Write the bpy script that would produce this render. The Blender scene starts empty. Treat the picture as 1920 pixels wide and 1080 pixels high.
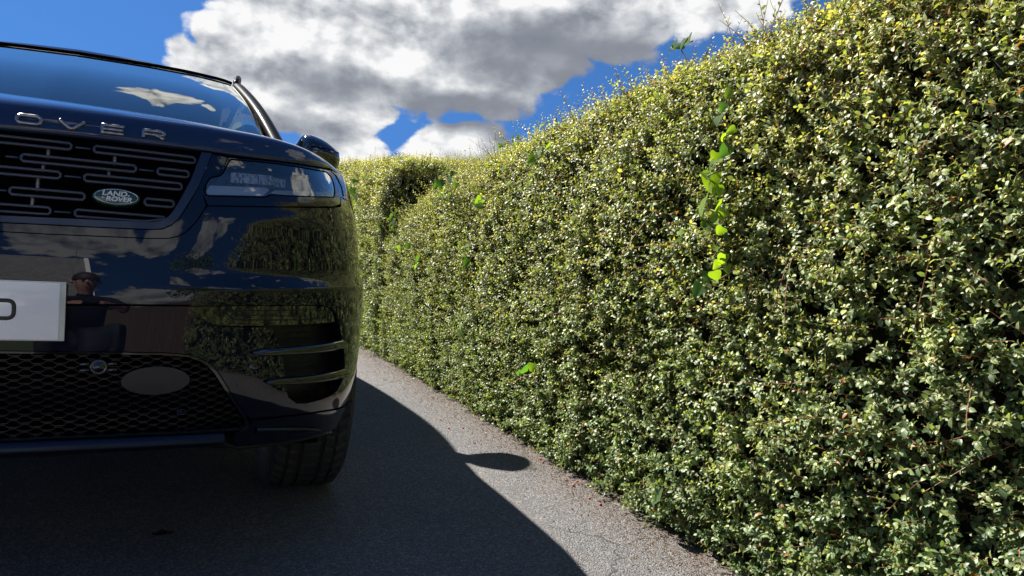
import bpy, bmesh, math, random
import numpy as np
from mathutils import Vector, Matrix
from mathutils.geometry import delaunay_2d_cdt

SC = bpy.context.scene
COL = SC.collection
R = math.radians

# ------------------------------------------------------------------ camera
CAM = np.array([0.476, -1.638, 0.746])
YAW, PITCH, ROLL, FPX = R(23.3), R(-2.0), R(-3.43), 1400.0
_fw = np.array([math.sin(YAW)*math.cos(PITCH), math.cos(YAW)*math.cos(PITCH), math.sin(PITCH)])
_r0 = np.array([math.cos(YAW), -math.sin(YAW), 0.0])
_u0 = np.cross(_r0, _fw)
_rt = _r0*math.cos(ROLL) - _u0*math.sin(ROLL)
_up = _u0*math.cos(ROLL) + _r0*math.sin(ROLL)
cd = bpy.data.cameras.new('camera'); cam = bpy.data.objects.new('camera', cd); COL.objects.link(cam)
cam.matrix_world = Matrix(((_rt[0], _up[0], -_fw[0], CAM[0]), (_rt[1], _up[1], -_fw[1], CAM[1]),
                           (_rt[2], _up[2], -_fw[2], CAM[2]), (0, 0, 0, 1)))
cd.sensor_width = 36; cd.lens = 36*FPX/1920; cd.clip_start = 0.02; cd.clip_end = 3000
SC.camera = cam

# ------------------------------------------------------------------ world and sun
SUNV = np.array([-0.488, 0.87, 1.0]); SUNV /= np.linalg.norm(SUNV)
SUN_EL = math.asin(SUNV[2]); SUN_AZ = math.atan2(SUNV[0], SUNV[1])      # azimuth from +Y towards +X
SC.view_settings.view_transform = 'Standard'; SC.view_settings.look = 'None'
SC.view_settings.exposure = 1.3; SC.view_settings.gamma = 1.0
sd = bpy.data.lights.new('sun', 'SUN'); sd.energy = 5.0; sd.angle = R(0.53); sd.color = (1.0, 0.955, 0.88)
sun = bpy.data.objects.new('sun', sd); COL.objects.link(sun)
sun.rotation_euler = Vector(-SUNV).to_track_quat('-Z', 'Y').to_euler()

W = bpy.data.worlds.new('World'); SC.world = W; W.use_nodes = True
wn, wl = W.node_tree.nodes, W.node_tree.links
for n in list(wn): wn.remove(n)
def N(nodes, typ, **kw):
    n = nodes.new(typ)
    for k, v in kw.items():
        if k == 'inp':
            for a, b in v.items(): n.inputs[a].default_value = b
        else: setattr(n, k, v)
    return n
class NB:
    """tiny node builder"""
    def __init__(s, tree): s.t = tree; s.n = tree.nodes; s.l = tree.links
    def put(s, sock, v):
        if hasattr(v, 'links'): s.l.new(v, sock)
        elif v is not None: sock.default_value = v
    def m(s, op, a, b=None, c=None, clamp=False):
        n = s.n.new('ShaderNodeMath'); n.operation = op; n.use_clamp = clamp
        for i, v in enumerate((a, b, c)):
            if v is not None: s.put(n.inputs[i], v)
        return n.outputs[0]
    def vm(s, op, a, b=None):
        n = s.n.new('ShaderNodeVectorMath'); n.operation = op
        s.put(n.inputs[0], a)
        if b is not None: s.put(n.inputs[1], b)
        return n.outputs[0]
    def noise(s, vec, scale, detail=4, rough=.55, dist=0, out=0):
        n = s.n.new('ShaderNodeTexNoise'); s.put(n.inputs['Vector'], vec)
        n.inputs['Scale'].default_value = scale; n.inputs['Detail'].default_value = detail
        n.inputs['Roughness'].default_value = rough; n.inputs['Distortion'].default_value = dist
        return n.outputs[out]
    def vor(s, vec, scale, feat='F1', out='Distance', rnd=1.0):
        n = s.n.new('ShaderNodeTexVoronoi'); n.feature = feat; s.put(n.inputs['Vector'], vec)
        n.inputs['Scale'].default_value = scale; n.inputs['Randomness'].default_value = rnd
        return n.outputs[out]
    def ss(s, v, a, b, lo=0.0, hi=1.0):
        n = s.n.new('ShaderNodeMapRange'); n.interpolation_type = 'SMOOTHSTEP'
        s.put(n.inputs[0], v); n.inputs[1].default_value = a; n.inputs[2].default_value = b
        n.inputs[3].default_value = lo; n.inputs[4].default_value = hi
        return n.outputs[0]
    def mix(s, f, a, b):
        n = s.n.new('ShaderNodeMix'); n.data_type = 'RGBA'
        s.put(n.inputs[0], f); s.put(n.inputs[6], a); s.put(n.inputs[7], b)
        return n.outputs[2]
    def ramp(s, f, stops):
        n = s.n.new('ShaderNodeValToRGB'); s.put(n.inputs[0], f)
        e = n.color_ramp.elements
        while len(e) < len(stops): e.new(0.5)
        for k, (p, c) in zip(e, stops): k.position = p; k.color = (*c, 1)
        return n.outputs[0]
    def bump(s, h, strength, dist, normal=None):
        n = s.n.new('ShaderNodeBump'); s.put(n.inputs['Height'], h)
        n.inputs['Strength'].default_value = strength; n.inputs['Distance'].default_value = dist
        if normal: s.put(n.inputs['Normal'], normal)
        return n.outputs[0]

def px_dir(x, y):
    d = _fw + _rt*(x-960)/FPX + _up*(540-y)/FPX
    return d/np.linalg.norm(d)
AZ0 = 100.0
def azel(d): return (math.degrees(math.atan2(d[0], d[1]))-AZ0+180) % 360-180, math.degrees(math.asin(d[2]))

def build_world():
    b = NB(W.node_tree)
    sky = N(wn, 'ShaderNodeTexSky', sky_type='NISHITA', sun_disc=False)
    sky.sun_elevation = SUN_EL; sky.sun_rotation = SUN_AZ; sky.altitude = 50
    sky.air_density = 1.0; sky.dust_density = 0.0; sky.ozone_density = 3.5
    tc = N(wn, 'ShaderNodeTexCoord'); sep = N(wn, 'ShaderNodeSeparateXYZ'); wl.new(tc.outputs['Generated'], sep.inputs[0])
    X, Y, Z = sep.outputs
    cb = N(wn, 'ShaderNodeCombineXYZ'); b.put(cb.inputs[0], X); b.put(cb.inputs[1], Y); b.put(cb.inputs[2], b.m('ADD', b.m('MULTIPLY', b.m('MAXIMUM', Z, 0.0), .75), .34))
    wl.new(b.vm('NORMALIZE', cb.outputs[0]), sky.inputs['Vector'])
    ca, sa = math.cos(R(AZ0)), math.sin(R(AZ0))
    xr = b.m('SUBTRACT', b.m('MULTIPLY', X, ca), b.m('MULTIPLY', Y, sa)); yr = b.m('ADD', b.m('MULTIPLY', X, sa), b.m('MULTIPLY', Y, ca))
    az = b.m('MULTIPLY', b.m('ARCTAN2', xr, yr), 57.2958)
    el = b.m('MULTIPLY', b.m('ARCSINE', b.m('MINIMUM', b.m('MAXIMUM', Z, -1.0), 1.0)), 57.2958)
    # clouds: where they stand in the sky (azimuth, elevation, half widths), edges broken up by noise
    def density(daz, del_, detail):
        a = b.m('ADD', az, daz); e = b.m('ADD', el, del_)
        comb = N(wn, 'ShaderNodeCombineXYZ'); b.put(comb.inputs[0], b.m('MULTIPLY', a, .08)); b.put(comb.inputs[1], b.m('MULTIPLY', e, .12))
        v = comb.outputs[0]
        f0 = b.noise(v, 2.6, detail, .60)
        if detail > 2:
            wv = b.vm('ADD', v, b.vm('MULTIPLY', b.vm('SUBTRACT', b.noise(v, 2.5, 2, .5, 0, 1), (.5, .5, .5)), (.28, .28, .28)))
            vo = N(wn, 'ShaderNodeTexVoronoi', feature='F1', voronoi_dimensions='2D'); b.put(vo.inputs['Vector'], wv); vo.inputs['Scale'].default_value = 2.0
            vo.inputs['Detail'].default_value = 2.5; vo.inputs['Roughness'].default_value = .5; vo.inputs['Lacunarity'].default_value = 2.3; vo.normalize = True
            vd = b.m('SUBTRACT', .78, vo.outputs['Distance'])
        else: vd = .45
        f1 = b.m('ADD', b.m('MULTIPLY', f0, .50), b.m('MULTIPLY', vd, .55))
        f2 = b.noise(v, .55, 3, .5)
        cur = None
        for (ba, be, ra, re_, amp) in CLOUDS:
            dx = b.m('MULTIPLY', b.m('SUBTRACT', a, ba), 1/ra); dy = b.m('MULTIPLY', b.m('SUBTRACT', e, be), 1/re_)
            q = b.m('SQRT', b.m('ADD', b.m('MULTIPLY', dx, dx), b.m('MULTIPLY', dy, dy)))
            q = b.m('MULTIPLY', b.m('SUBTRACT', 1.0, q), amp)
            cur = q if cur is None else b.m('SMOOTH_MAX', cur, q, .15)
        n = b.m('ADD', b.m('MULTIPLY', b.m('SUBTRACT', f1, .5), 2.3), .04)
        front = b.m('ADD', cur, n)
        away = b.ss(b.m('ABSOLUTE', b.m('SUBTRACT', az, 25.0-AZ0)), 50, 70)
        gen = b.m('ADD', b.m('MULTIPLY', b.m('SUBTRACT', f2, COVER), 5.0), b.m('MULTIPLY', b.m('SUBTRACT', f1, .5), 1.9))
        gen = b.m('SUBTRACT', b.m('MULTIPLY', gen, away), b.m('MULTIPLY', b.m('SUBTRACT', 1.0, away), .5))
        dk = None
        for (ba, be, ra, re_, amp) in DARKS:
            dx = b.m('MULTIPLY', b.m('SUBTRACT', a, ba), 1/ra); dy = b.m('MULTIPLY', b.m('SUBTRACT', e, be), 1/re_)
            q = b.m('MULTIPLY', b.m('SUBTRACT', 1.0, b.m('SQRT', b.m('ADD', b.m('MULTIPLY', dx, dx), b.m('MULTIPLY', dy, dy)))), amp)
            dk = q if dk is None else b.m('SMOOTH_MAX', dk, q, .2)
        dk = b.m('ADD', dk, b.m('ADD', b.m('MULTIPLY', b.m('SUBTRACT', f2, .5), 2.4), b.m('MULTIPLY', b.m('SUBTRACT', f1, .5), .9)))
        dk = b.m('ADD', b.m('MULTIPLY', dk, b.m('SUBTRACT', 1.0, away)), b.m('MULTIPLY', b.m('MULTIPLY', gen, away), .55))
        return b.m('MAXIMUM', front, gen), f1, dk
    d0, _, _ = density(0, 0, 10)
    _, fa, _ = density(0, 0, 6.5)
    d1, fb, dark = density(-.9, 1.3, 6.5)          # sampled towards the sun: gives the lit side
    cover = b.m('MULTIPLY', b.ss(d0, 0.0, 0.22), b.ss(el, 62, 50))
    thick = b.ss(dark, -.05, 1.0)
    relief = b.m('MULTIPLY', b.m('SUBTRACT', fa, fb), b.m('SUBTRACT', 3.2, b.m('MULTIPLY', thick, 2.7)))
    shade = b.m('ADD', b.m('SUBTRACT', .78, b.m('MULTIPLY', thick, .60)), relief, clamp=True)
    ccol = b.ramp(shade, CRAMP)
    ccol = b.vm('MULTIPLY', ccol, (CLOUD_GAIN,)*3)
    tint = b.vm('MULTIPLY', sky.outputs[0], SKY_TINT)
    col = b.mix(cover, tint, ccol)
    bg = N(wn, 'ShaderNodeBackground'); wl.new(col, bg.inputs['Color']); bg.inputs['Strength'].default_value = SKY_STR
    out = N(wn, 'ShaderNodeOutputWorld'); wl.new(bg.outputs[0], out.inputs['Surface'])

SKY_STR = 0.05; SKY_TINT = (.39, .69, 1.00); CLOUD_GAIN = 5.8; COVER = .60
CRAMP = [(0.0, (.27, .30, .36)), (.2, (.37, .40, .47)), (.42, (.60, .64, .70)), (.62, (.82, .85, .90)), (.84, (1.10, 1.12, 1.14)), (1.0, (1.34, 1.34, 1.34))]
def blob(px, py, rx, ry, amp=1.0):
    a, e = azel(px_dir(px, py)); a2, _ = azel(px_dir(px+rx, py)); _, e2 = azel(px_dir(px, py-ry))
    return (a, e, abs(a2-a), abs(e2-e), amp)
def blobd(az, el, ra, re_, amp=1.0): return ((az-AZ0+180) % 360-180, el, ra, re_, amp)
DARKS = [blobd(168, 3, 9, 3, .5), blobd(178, 24, 10, 4, 1.0), blob(1060, 75, 400, 95, 1.3), blob(860, 175, 260, 52, 1.2), blob(640, 120, 170, 60, .9), blob(560, 210, 150, 40, .7), blob(870, 285, 50, 25, .6), blob(1300, 60, 160, 50, .5), blob(640, 310, 60, 18, .5)]
CLOUDS = [blob(555, 40, 150, 130, 1.2), blob(660, 110, 250, 140, 1.4), blob(880, 60, 260, 140, 1.6), blob(1310, -25, 230, 90, 1.3), blob(1110, 15, 200, 105, 1.2),
          blob(430, 165, 150, 75, .9), blob(830, 140, 230, 72, 1.2), blob(560, 205, 180, 58, 1.0), blob(970, 110, 95, 75, .9),
          blob(866, 278, 112, 52, 1.5), blob(630, 275, 90, 40, 1.1), blob(620, 335, 140, 45, 1.3), blob(392, 68, 30, 18, .8),
          blob(1050, -150, 480, 150, 1.4), blobd(166, 6, 9, 4.5, 1.3), blobd(157, 8, 5, 3, .8), blobd(176, 25, 12, 5, 1.0), blobd(163, 24, 4, 3.5, .9), blobd(1.5, 44.5, 5.5, 4.4, 1.4), blobd(10, 44, 2.2, 1.6, .9),
          blobd(83, 29, 12, 8, 1.2), blob(335, 90, 30, 24, .4), blob(1000, -200, 600, 190, 1.5)]
build_world()
W.cycles.sampling_method = 'MANUAL'; W.cycles.sample_map_resolution = 1024
SC.cycles.max_bounces = 8; SC.cycles.transparent_max_bounces = 24
SC.cycles.diffuse_bounces = 3; SC.cycles.glossy_bounces = 4; SC.cycles.transmission_bounces = 4

# ------------------------------------------------------------------ helpers
def tag(o, label=None, cat=None, group=None, kind=None):
    for k, v in (('label', label), ('category', cat), ('group', group), ('kind', kind)):
        if v: o[k] = v
    return o
def empty(name, loc, label, cat, group=None):
    o = bpy.data.objects.new(name, None); o.location = loc; o.empty_display_size = .1; COL.objects.link(o)
    return tag(o, label, cat, group)
def depth(o):
    n = 0
    while o.parent: o = o.parent; n += 1
    return n
def link(name, me, mat=None, parent=None, mats=None):
    o = bpy.data.objects.new(name, me); COL.objects.link(o)
    for m_ in (mats or ([mat] if mat else [])): me.materials.append(m_)
    if parent:
        o.parent = parent
        if parent.type == 'EMPTY': o.location = -Vector(parent.location)   # mesh data is in world coordinates
    return o
def smooth(me, on=True):
    me.polygons.foreach_set('use_smooth', [on]*len(me.polygons)); me.update()
def mesh_np(name, V, F3=None, F4=None, sm=True, mi=None):
    """big mesh from numpy arrays of triangles / quads"""
    me = bpy.data.meshes.new(name)
    V = np.asarray(V, np.float32); parts = []; tot = []
    if F3 is not None and len(F3): parts.append(np.asarray(F3, np.int32).ravel()); tot.append(np.full(len(F3), 3, np.int32))
    if F4 is not None and len(F4): parts.append(np.asarray(F4, np.int32).ravel()); tot.append(np.full(len(F4), 4, np.int32))
    li = np.concatenate(parts); lt = np.concatenate(tot); ls = np.concatenate([[0], np.cumsum(lt)[:-1]]).astype(np.int32)
    me.vertices.add(len(V)); me.vertices.foreach_set('co', V.ravel())
    me.loops.add(len(li)); me.loops.foreach_set('vertex_index', li)
    me.polygons.add(len(lt)); me.polygons.foreach_set('loop_start', ls); me.polygons.foreach_set('loop_total', lt)
    me.polygons.foreach_set('use_smooth', np.full(len(lt), sm))
    if mi is not None: me.polygons.foreach_set('material_index', mi)
    me.update(calc_edges=True); me.validate()
    return me
def obj(name, V, F, mat, parent=None, sm=False, bevel=0, seg=2):
    me = bpy.data.meshes.new(name); me.from_pydata([tuple(map(float, v)) for v in V], [], [tuple(f) for f in F]); me.update()
    bm = bmesh.new(); bm.from_mesh(me)
    bmesh.ops.remove_doubles(bm, verts=bm.verts, dist=1e-6)
    bmesh.ops.recalc_face_normals(bm, faces=bm.faces)
    if bevel:
        ed = [e for e in bm.edges if len(e.link_faces) == 2 and e.calc_face_angle(0) > .5]
        bmesh.ops.bevel(bm, geom=ed, offset=bevel, segments=seg, affect='EDGES', profile=.6)
        for f in bm.faces: f.smooth = True
        for e in bm.edges:
            if len(e.link_faces) == 2 and e.calc_face_angle(0) > .9: e.smooth = False
    bm.to_mesh(me); bm.free()
    if sm: smooth(me)
    return link(name, me, mat, parent)
class MB:
    def __init__(s): s.V = []; s.F = []
    def add(s, V, F):
        k = len(s.V); s.V += [tuple(map(float, v)) for v in V]; s.F += [tuple(i+k for i in f) for f in F]
    def box(s, x0, x1, y0, y1, z0, z1, M=None):
        V = [(x, y, z) for x in (x0, x1) for y in (y0, y1) for z in (z0, z1)]
        if M is not None: V = [tuple(M @ Vector(v)) for v in V]
        s.add(V, [(0, 1, 3, 2), (4, 6, 7, 5), (0, 4, 5, 1), (2, 3, 7, 6), (0, 2, 6, 4), (1, 5, 7, 3)])
    def tube(s, P, r, seg=8, closed=False, ry=None, cap=True, upv=(0, 0, 1), rot=0.0):
        P = np.asarray(P, float); n = len(P)
        rr = np.full(n, r) if np.isscalar(r) else np.asarray(r, float)
        T = np.gradient(P, axis=0)
        if closed: T = np.roll(P, -1, 0) - np.roll(P, 1, 0)
        T /= np.linalg.norm(T, axis=1, keepdims=True) + 1e-12
        V = []; 
        for i in range(n):
            u = np.array(upv[i] if np.ndim(upv) > 1 else upv, float); a = np.cross(T[i], u); 
            if np.linalg.norm(a) < 1e-3: a = np.cross(T[i], (1, 0, .1))
            a /= np.linalg.norm(a); c = np.cross(a, T[i])
            for k in range(seg):
                t = 2*math.pi*k/seg+rot
                V.append(P[i] + a*math.cos(t)*rr[i] + c*math.sin(t)*rr[i]*(ry if ry else 1))
        F = []
        for i in range(n if closed else n-1):
            j = (i+1) % n
            for k in range(seg): F.append((i*seg+k, i*seg+(k+1) % seg, j*seg+(k+1) % seg, j*seg+k))
        if not closed and cap: F += [tuple(range(seg))[::-1], tuple(range((n-1)*seg, n*seg))]
        s.add(V, F)
    def grid(s, G, closed_u=False):
        G = np.asarray(G, float); a, b = G.shape[:2]
        F = [(i*b+j, ((i+1) % a)*b+j, ((i+1) % a)*b+j+1, i*b+j+1) for i in range(a if closed_u else a-1) for j in range(b-1)]
        s.add(G.reshape(-1, 3), F)
    def obj(s, name, mat, parent=None, sm=False, bevel=0, seg=2): return obj(name, s.V, s.F, mat, parent, sm, bevel, seg)

def hermite(xs, ys, x):
    xs = np.asarray(xs, float); ys = np.asarray(ys, float); x = np.asarray(x, float)
    h = np.diff(xs); d = np.diff(ys, axis=0)/(h if ys.ndim == 1 else h[:, None])
    m = np.zeros_like(ys); m[1:-1] = (d[1:]+d[:-1])/2; m[0] = d[0]; m[-1] = d[-1]
    i = np.clip(np.searchsorted(xs, x)-1, 0, len(xs)-2); t = np.clip((x-xs[i])/h[i], -1, 2)
    hh = h[i]
    if ys.ndim > 1: t = t[..., None]; hh = hh[..., None]
    return (2*t**3-3*t**2+1)*ys[i]+(t**3-2*t**2+t)*hh*m[i]+(-2*t**3+3*t**2)*ys[i+1]+(t**3-t**2)*hh*m[i+1]
def resample(P, h, closed=False):
    P = np.asarray(P, float)
    if closed: P = np.vstack([P, P[:1]])
    out = []
    for a, b_ in zip(P[:-1], P[1:]):
        n = max(1, int(math.ceil(np.linalg.norm(b_-a)/h)))
        out += [a+(b_-a)*k/n for k in range(n)]
    if not closed: out.append(P[-1])
    return np.array(out)
def rounded(P, r, n=5):
    """round the corners of a closed polygon (2-D)"""
    P = np.asarray(P, float); out = []; m_ = len(P)
    for i in range(m_):
        a, b_, c = P[i-1], P[i], P[(i+1) % m_]
        ra = r[i] if not np.isscalar(r) else r
        u = a-b_; v = c-b_; lu, lv = np.linalg.norm(u), np.linalg.norm(v); q = min(ra, lu*.48, lv*.48)
        if q < 1e-5: out.append(b_); continue
        A = b_+u/lu*q; C = b_+v/lv*q
        for k in range(n+1):
            t = k/n; out.append((1-t)**2*A+2*t*(1-t)*b_+t*t*C)
    return np.array(out)
def inside(P, poly):
    P = np.asarray(P); poly = np.asarray(poly); x, y = P[:, 0], P[:, 1]; c = np.zeros(len(P), bool)
    x1, y1 = poly[:, 0], poly[:, 1]; x2, y2 = np.roll(x1, -1), np.roll(y1, -1)
    for a, b_, e, f in zip(x1, y1, x2, y2):
        if b_ == f: continue
        c ^= ((b_ > y) != (f > y)) & (x < (e-a)*(y-b_)/(f-b_)+a)
    return c

# ------------------------------------------------------------------ materials
def mat(name):
    m_ = bpy.data.materials.new(name); m_.use_nodes = True; nt = m_.node_tree
    p = nt.nodes['Principled BSDF']; return m_, NB(nt), p
def simple(name, col, rough=.5, metal=0, coat=0, spec=.5, var=.0, scale=30, bump=0, cr=.03):
    m_, b, p = mat(name)
    p.inputs['Base Color'].default_value = (*col, 1); p.inputs['Roughness'].default_value = rough
    p.inputs['Metallic'].default_value = metal; p.inputs['Coat Weight'].default_value = coat; p.inputs['Coat Roughness'].default_value = cr
    p.inputs['Specular IOR Level'].default_value = spec
    g = b.n.new('ShaderNodeTexCoord').outputs['Object']
    f = b.noise(g, scale, 6, .6)
    if var:
        c1 = tuple(c*(1-var) for c in col)+(1,); c2 = tuple(min(1, c*(1+var)) for c in col)+(1,)
        b.l.new(b.mix(f, c1, c2), p.inputs['Base Color'])
        b.l.new(b.ss(f, .2, .8, max(.02, rough*(1-var)), min(1, rough*(1+var))), p.inputs['Roughness'])
    if bump: b.l.new(b.bump(f, bump, .002), p.inputs['Normal'])
    return m_
M = {}
def build_mats():
    # car paint: dark blue metallic under clear coat, a little dust
    def paint(name, col, metal, rough, dust=.02):
        m_, b, p = mat(name)
        g = b.n.new('ShaderNodeTexCoord').outputs['Object']
        fl = b.vor(g, 1600, out='Color')
        b.l.new(b.mix(b.m('MULTIPLY', b.noise(g, 900, 1), .5), (*col, 1), tuple(c*1.7 for c in col)+(1,)), p.inputs['Base Color'])
        p.inputs['Metallic'].default_value = metal; p.inputs['Roughness'].default_value = rough
        p.inputs['Specular IOR Level'].default_value = .05; p.inputs['Coat Weight'].default_value = 1; p.inputs['Coat IOR'].default_value = 1.55
        d = b.noise(g, 14, 7, .65)
        b.l.new(b.ss(d, .45, .8, .006, dust), p.inputs['Coat Roughness'])
        return m_
    M['paint'] = paint('blue_black_paint', (.0030, .0045, .012), .35, .34)
    M['paint_top'] = paint('blue_black_paint_sky_lit', (.012, .022, .062), .0, .10, .02)  # same paint for upper panels, sky sheen put into a brighter, bluer colour
    M['pillar'] = simple('pillar_black', (.0022, .0020, .0028), .5, 0, .12, .02, cr=.12)
    M['gloss_black'] = simple('gloss_black', (.004, .0045, .006), .08, 0, 1, .6, cr=.01)
    M['frame'] = simple('satin_frame_metal', (.045, .058, .088), .33, .85, .2, .5, .1, 60)
    M['bar'] = simple('satin_bar_metal', (.050, .057, .078), .45, .15, .2, .5, .12, 90)
    M['black'] = simple('black_plastic', (.008, .009, .012), .45, 0, 0, .4, .2, 80, .1)
    M['gapdark'] = simple('dark_gap', (.002, .002, .003), .9, 0, 0, .02)
    M['mesh'] = simple('mesh_plastic', (.010, .0105, .013), .35, 0, 0, .5, .1, 90)
    M['radar'] = simple('radar_cover', (.040, .036, .037), .55, 0, .15, .3, .12, 350, .2, cr=.2)
    M['skid'] = simple('satin_skid', (.022, .030, .050), .34, .9, 0, .5, .08, 40)
    M['chrome'] = simple('chrome', (.72, .72, .74), .14, 1)
    M['letter'] = simple('letter_metal', (.32, .31, .32), .32, 1)
    M['post'] = simple('post_metal', (.30, .29, .28), .4, .6)
    M['rubber'] = simple('tyre_rubber', (.034, .034, .036), .6, 0, 0, .3, .3, 45, .3)
    M['rim'] = simple('rim_metal', (.35, .36, .38), .3, .9)
    M['plate'] = simple('plate_white', (.93, .94, .96), .22, 0, .8, .5, .02, 8, cr=.05)
    M['plate_edge'] = simple('plate_edge', (.62, .64, .58), .15, 0, 1, .6)
    M['ink'] = simple('plate_ink', (.01, .01, .012), .4)
    M['badge'] = simple('badge_green', (.004, .045, .030), .25, 0, 1, .5)
    M['interior'] = simple('interior_dark', (.020, .022, .026), .7, 0, 0, .3, .2, 50)
    M['seat'] = simple('seat_leather', (.05, .05, .052), .5, 0, 0, .4, .15, 50)
    M['liner'] = simple('headliner', (.10, .10, .11), .85, 0, 0, .2, .1, 60)
    # thin glass: clear with a fresnel reflection
    def glass(name, tint, refl=1.0, rough=.0):
        m_ = bpy.data.materials.new(name); m_.use_nodes = True; b = NB(m_.node_tree)
        b.n.remove(b.n['Principled BSDF']); out = b.n['Material Output']
        fr = b.n.new('ShaderNodeFresnel'); fr.inputs[0].default_value = 1.52
        tr = b.n.new('ShaderNodeBsdfTransparent'); tr.inputs[0].default_value = (*tint, 1)
        gl = b.n.new('ShaderNodeBsdfGlossy'); gl.inputs['Roughness'].default_value = rough; gl.inputs[0].default_value = (.94, .94, .88, 1)
        mx = b.n.new('ShaderNodeMixShader')
        f = b.m('MULTIPLY', fr.outputs[0], 1.9*refl, clamp=True)
        b.l.new(f, mx.inputs[0]); b.l.new(tr.outputs[0], mx.inputs[1]); b.l.new(gl.outputs[0], mx.inputs[2])
        b.l.new(mx.outputs[0], out.inputs[0]); return m_
    M['glass'] = glass('windscreen_glass', (.50, .62, .60), 1.4)
    M['sideglass'] = glass('side_glass', (.35, .45, .43))
    M['lens'] = glass('lamp_lens', (.85, .88, .92), 1.7)
    M['lamp_in'] = simple('lamp_inner', (.12, .13, .17), .3, .3, .3)
    M['lamp_bar'] = simple('lamp_light_guide', (.66, .70, .76), .18, .2, .6)
    m_, b, p = mat('lamp_crystal')
    g = b.n.new('ShaderNodeTexCoord').outputs['Object']
    mpc = b.n.new('ShaderNodeMapping'); b.l.new(g, mpc.inputs[0]); mpc.inputs['Scale'].default_value = (1.7, 1.7, .55)
    v = b.vor(mpc.outputs[0], 190, out='Color', rnd=.45); s = b.n.new('ShaderNodeSeparateXYZ'); b.l.new(v, s.inputs[0])
    b.l.new(b.ramp(s.outputs[0], [(0, (.22, .22, .25)), (.5, (.75, .75, .78)), (1, (1, 1, 1))]), p.inputs['Base Color'])
    p.inputs['Metallic'].default_value = .15; p.inputs['Roughness'].default_value = .15
    b.l.new(b.bump(s.outputs[1], .9, .004), p.inputs['Normal']); M['crystal'] = m_
    # asphalt
    m_, b, p = mat('asphalt')
    g = b.n.new('ShaderNodeTexCoord').outputs['Object']
    v1 = b.vor(g, 210, out='Color'); sp = b.n.new('ShaderNodeSeparateXYZ'); b.l.new(v1, sp.inputs[0])
    v1d = b.vor(g, 210); fine = b.noise(g, 480, 3, .7); big = b.noise(g, 1.7, 6, .62); mid = b.noise(g, 14, 6, .7)
    c = b.ramp(sp.outputs[0], [(0, (.097, .094, .095)), (.35, (.166, .160, .158)), (.75, (.262, .252, .245)), (1, (.45, .43, .41))])
    c = b.mix(b.ss(fine, .35, .7), (.07, .068, .07, 1), c)
    c = b.vm('MULTIPLY', c, b.mix(big, (.72, .73, .77, 1), (1.35, 1.3, 1.24, 1)))
    c = b.vm('MULTIPLY', c, (1.15, 1.17, 1.19))
    c = b.vm('MULTIPLY', c, b.mix(mid, (.86, .86, .86, 1), (1.16, 1.15, 1.14, 1)))
    # brown litter dust that collects along the foot of the hedge
    sx = b.n.new('ShaderNodeSeparateXYZ'); b.l.new(g, sx.inputs[0])
    foot = b.ss(b.m('ADD', sx.outputs[0], b.m('MULTIPLY', b.m('SUBTRACT', mid, .5), .5)), 1.5, 1.85)
    c = b.mix(b.m('MULTIPLY', foot, b.ss(b.noise(g, 60, 4, .7), .42, .6)), c, (.12, .075, .045, 1))
    # hairline cracks and a few old damp stains
    wv = b.vm('ADD', g, b.vm('MULTIPLY', b.noise(g, 6, 4, .6, 0, 1), (.16, .16, 0)))
    ck = b.vor(wv, 1.15, 'DISTANCE_TO_EDGE'); cm = b.m('MULTIPLY', b.ss(ck, .0055, .001), b.ss(b.noise(g, .9, 3), .50, .60))
    c = b.mix(b.m('MULTIPLY', cm, .75), c, (.03, .028, .026, 1))
    st = b.ss(b.noise(g, 2.6, 5, .6, .6), .60, .70); c = b.mix(b.m('MULTIPLY', st, .28), c, (.07, .068, .07, 1))
    # a shallow joint in the surface
    jl = b.m('ABSOLUTE', b.m('SUBTRACT', b.m('ADD', sx.outputs[0], b.m('MULTIPLY', b.noise(g, 3, 3), .10)), 1.475))
    c = b.mix(b.m('MULTIPLY', b.ss(jl, .012, .0), .25), c, (.20, .17, .14, 1))
    b.l.new(c, p.inputs['Base Color']); p.inputs['Roughness'].default_value = .82; p.inputs['Specular IOR Level'].default_value = .35
    h = b.m('ADD', b.m('MULTIPLY', b.ss(v1d, .7, .0), 1.0), b.m('MULTIPLY', fine, .6))
    b.l.new(b.bump(h, .95, .0035), p.inputs['Normal']); M['asphalt'] = m_
    m_, b, p = mat('grass_ground')
    g = b.n.new('ShaderNodeTexCoord').outputs['Object']
    b.l.new(b.mix(b.noise(g, 5, 8, .7), (.03, .055, .012, 1), (.075, .10, .03, 1)), p.inputs['Base Color']); p.inputs['Roughness'].default_value = .9
    b.l.new(b.bump(b.noise(g, 60, 5, .7), .8, .02), p.inputs['Normal']); M['grass'] = m_
    # leaves: colour from a per-leaf attribute, glossy top side, light shining through
    def leafmat(name, attr='tint', spec=.5, rough=.33, trans=.34, tcol=(1.6, 1.6, .5)):
        m_, b, p = mat(name); out = b.n['Material Output']
        a = b.n.new('ShaderNodeAttribute'); a.attribute_name = attr
        geo = b.n.new('ShaderNodeNewGeometry')
        base = b.mix(geo.outputs['Backfacing'], a.outputs['Color'], b.mix(.35, a.outputs['Color'], (.20, .24, .13, 1)))
        b.l.new(base, p.inputs['Base Color']); p.inputs['Specular IOR Level'].default_value = spec
        b.l.new(b.m('ADD', b.m('MULTIPLY', geo.outputs['Backfacing'], .3), rough), p.inputs['Roughness'])
        t = b.n.new('ShaderNodeBsdfTranslucent'); b.l.new(b.vm('MULTIPLY', a.outputs['Color'], tcol), t.inputs[0])
        mx = b.n.new('ShaderNodeMixShader'); mx.inputs[0].default_value = trans
        b.l.new(p.outputs[0], mx.inputs[1]); b.l.new(t.outputs[0], mx.inputs[2]); b.l.new(mx.outputs[0], out.inputs[0])
        return m_
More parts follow.
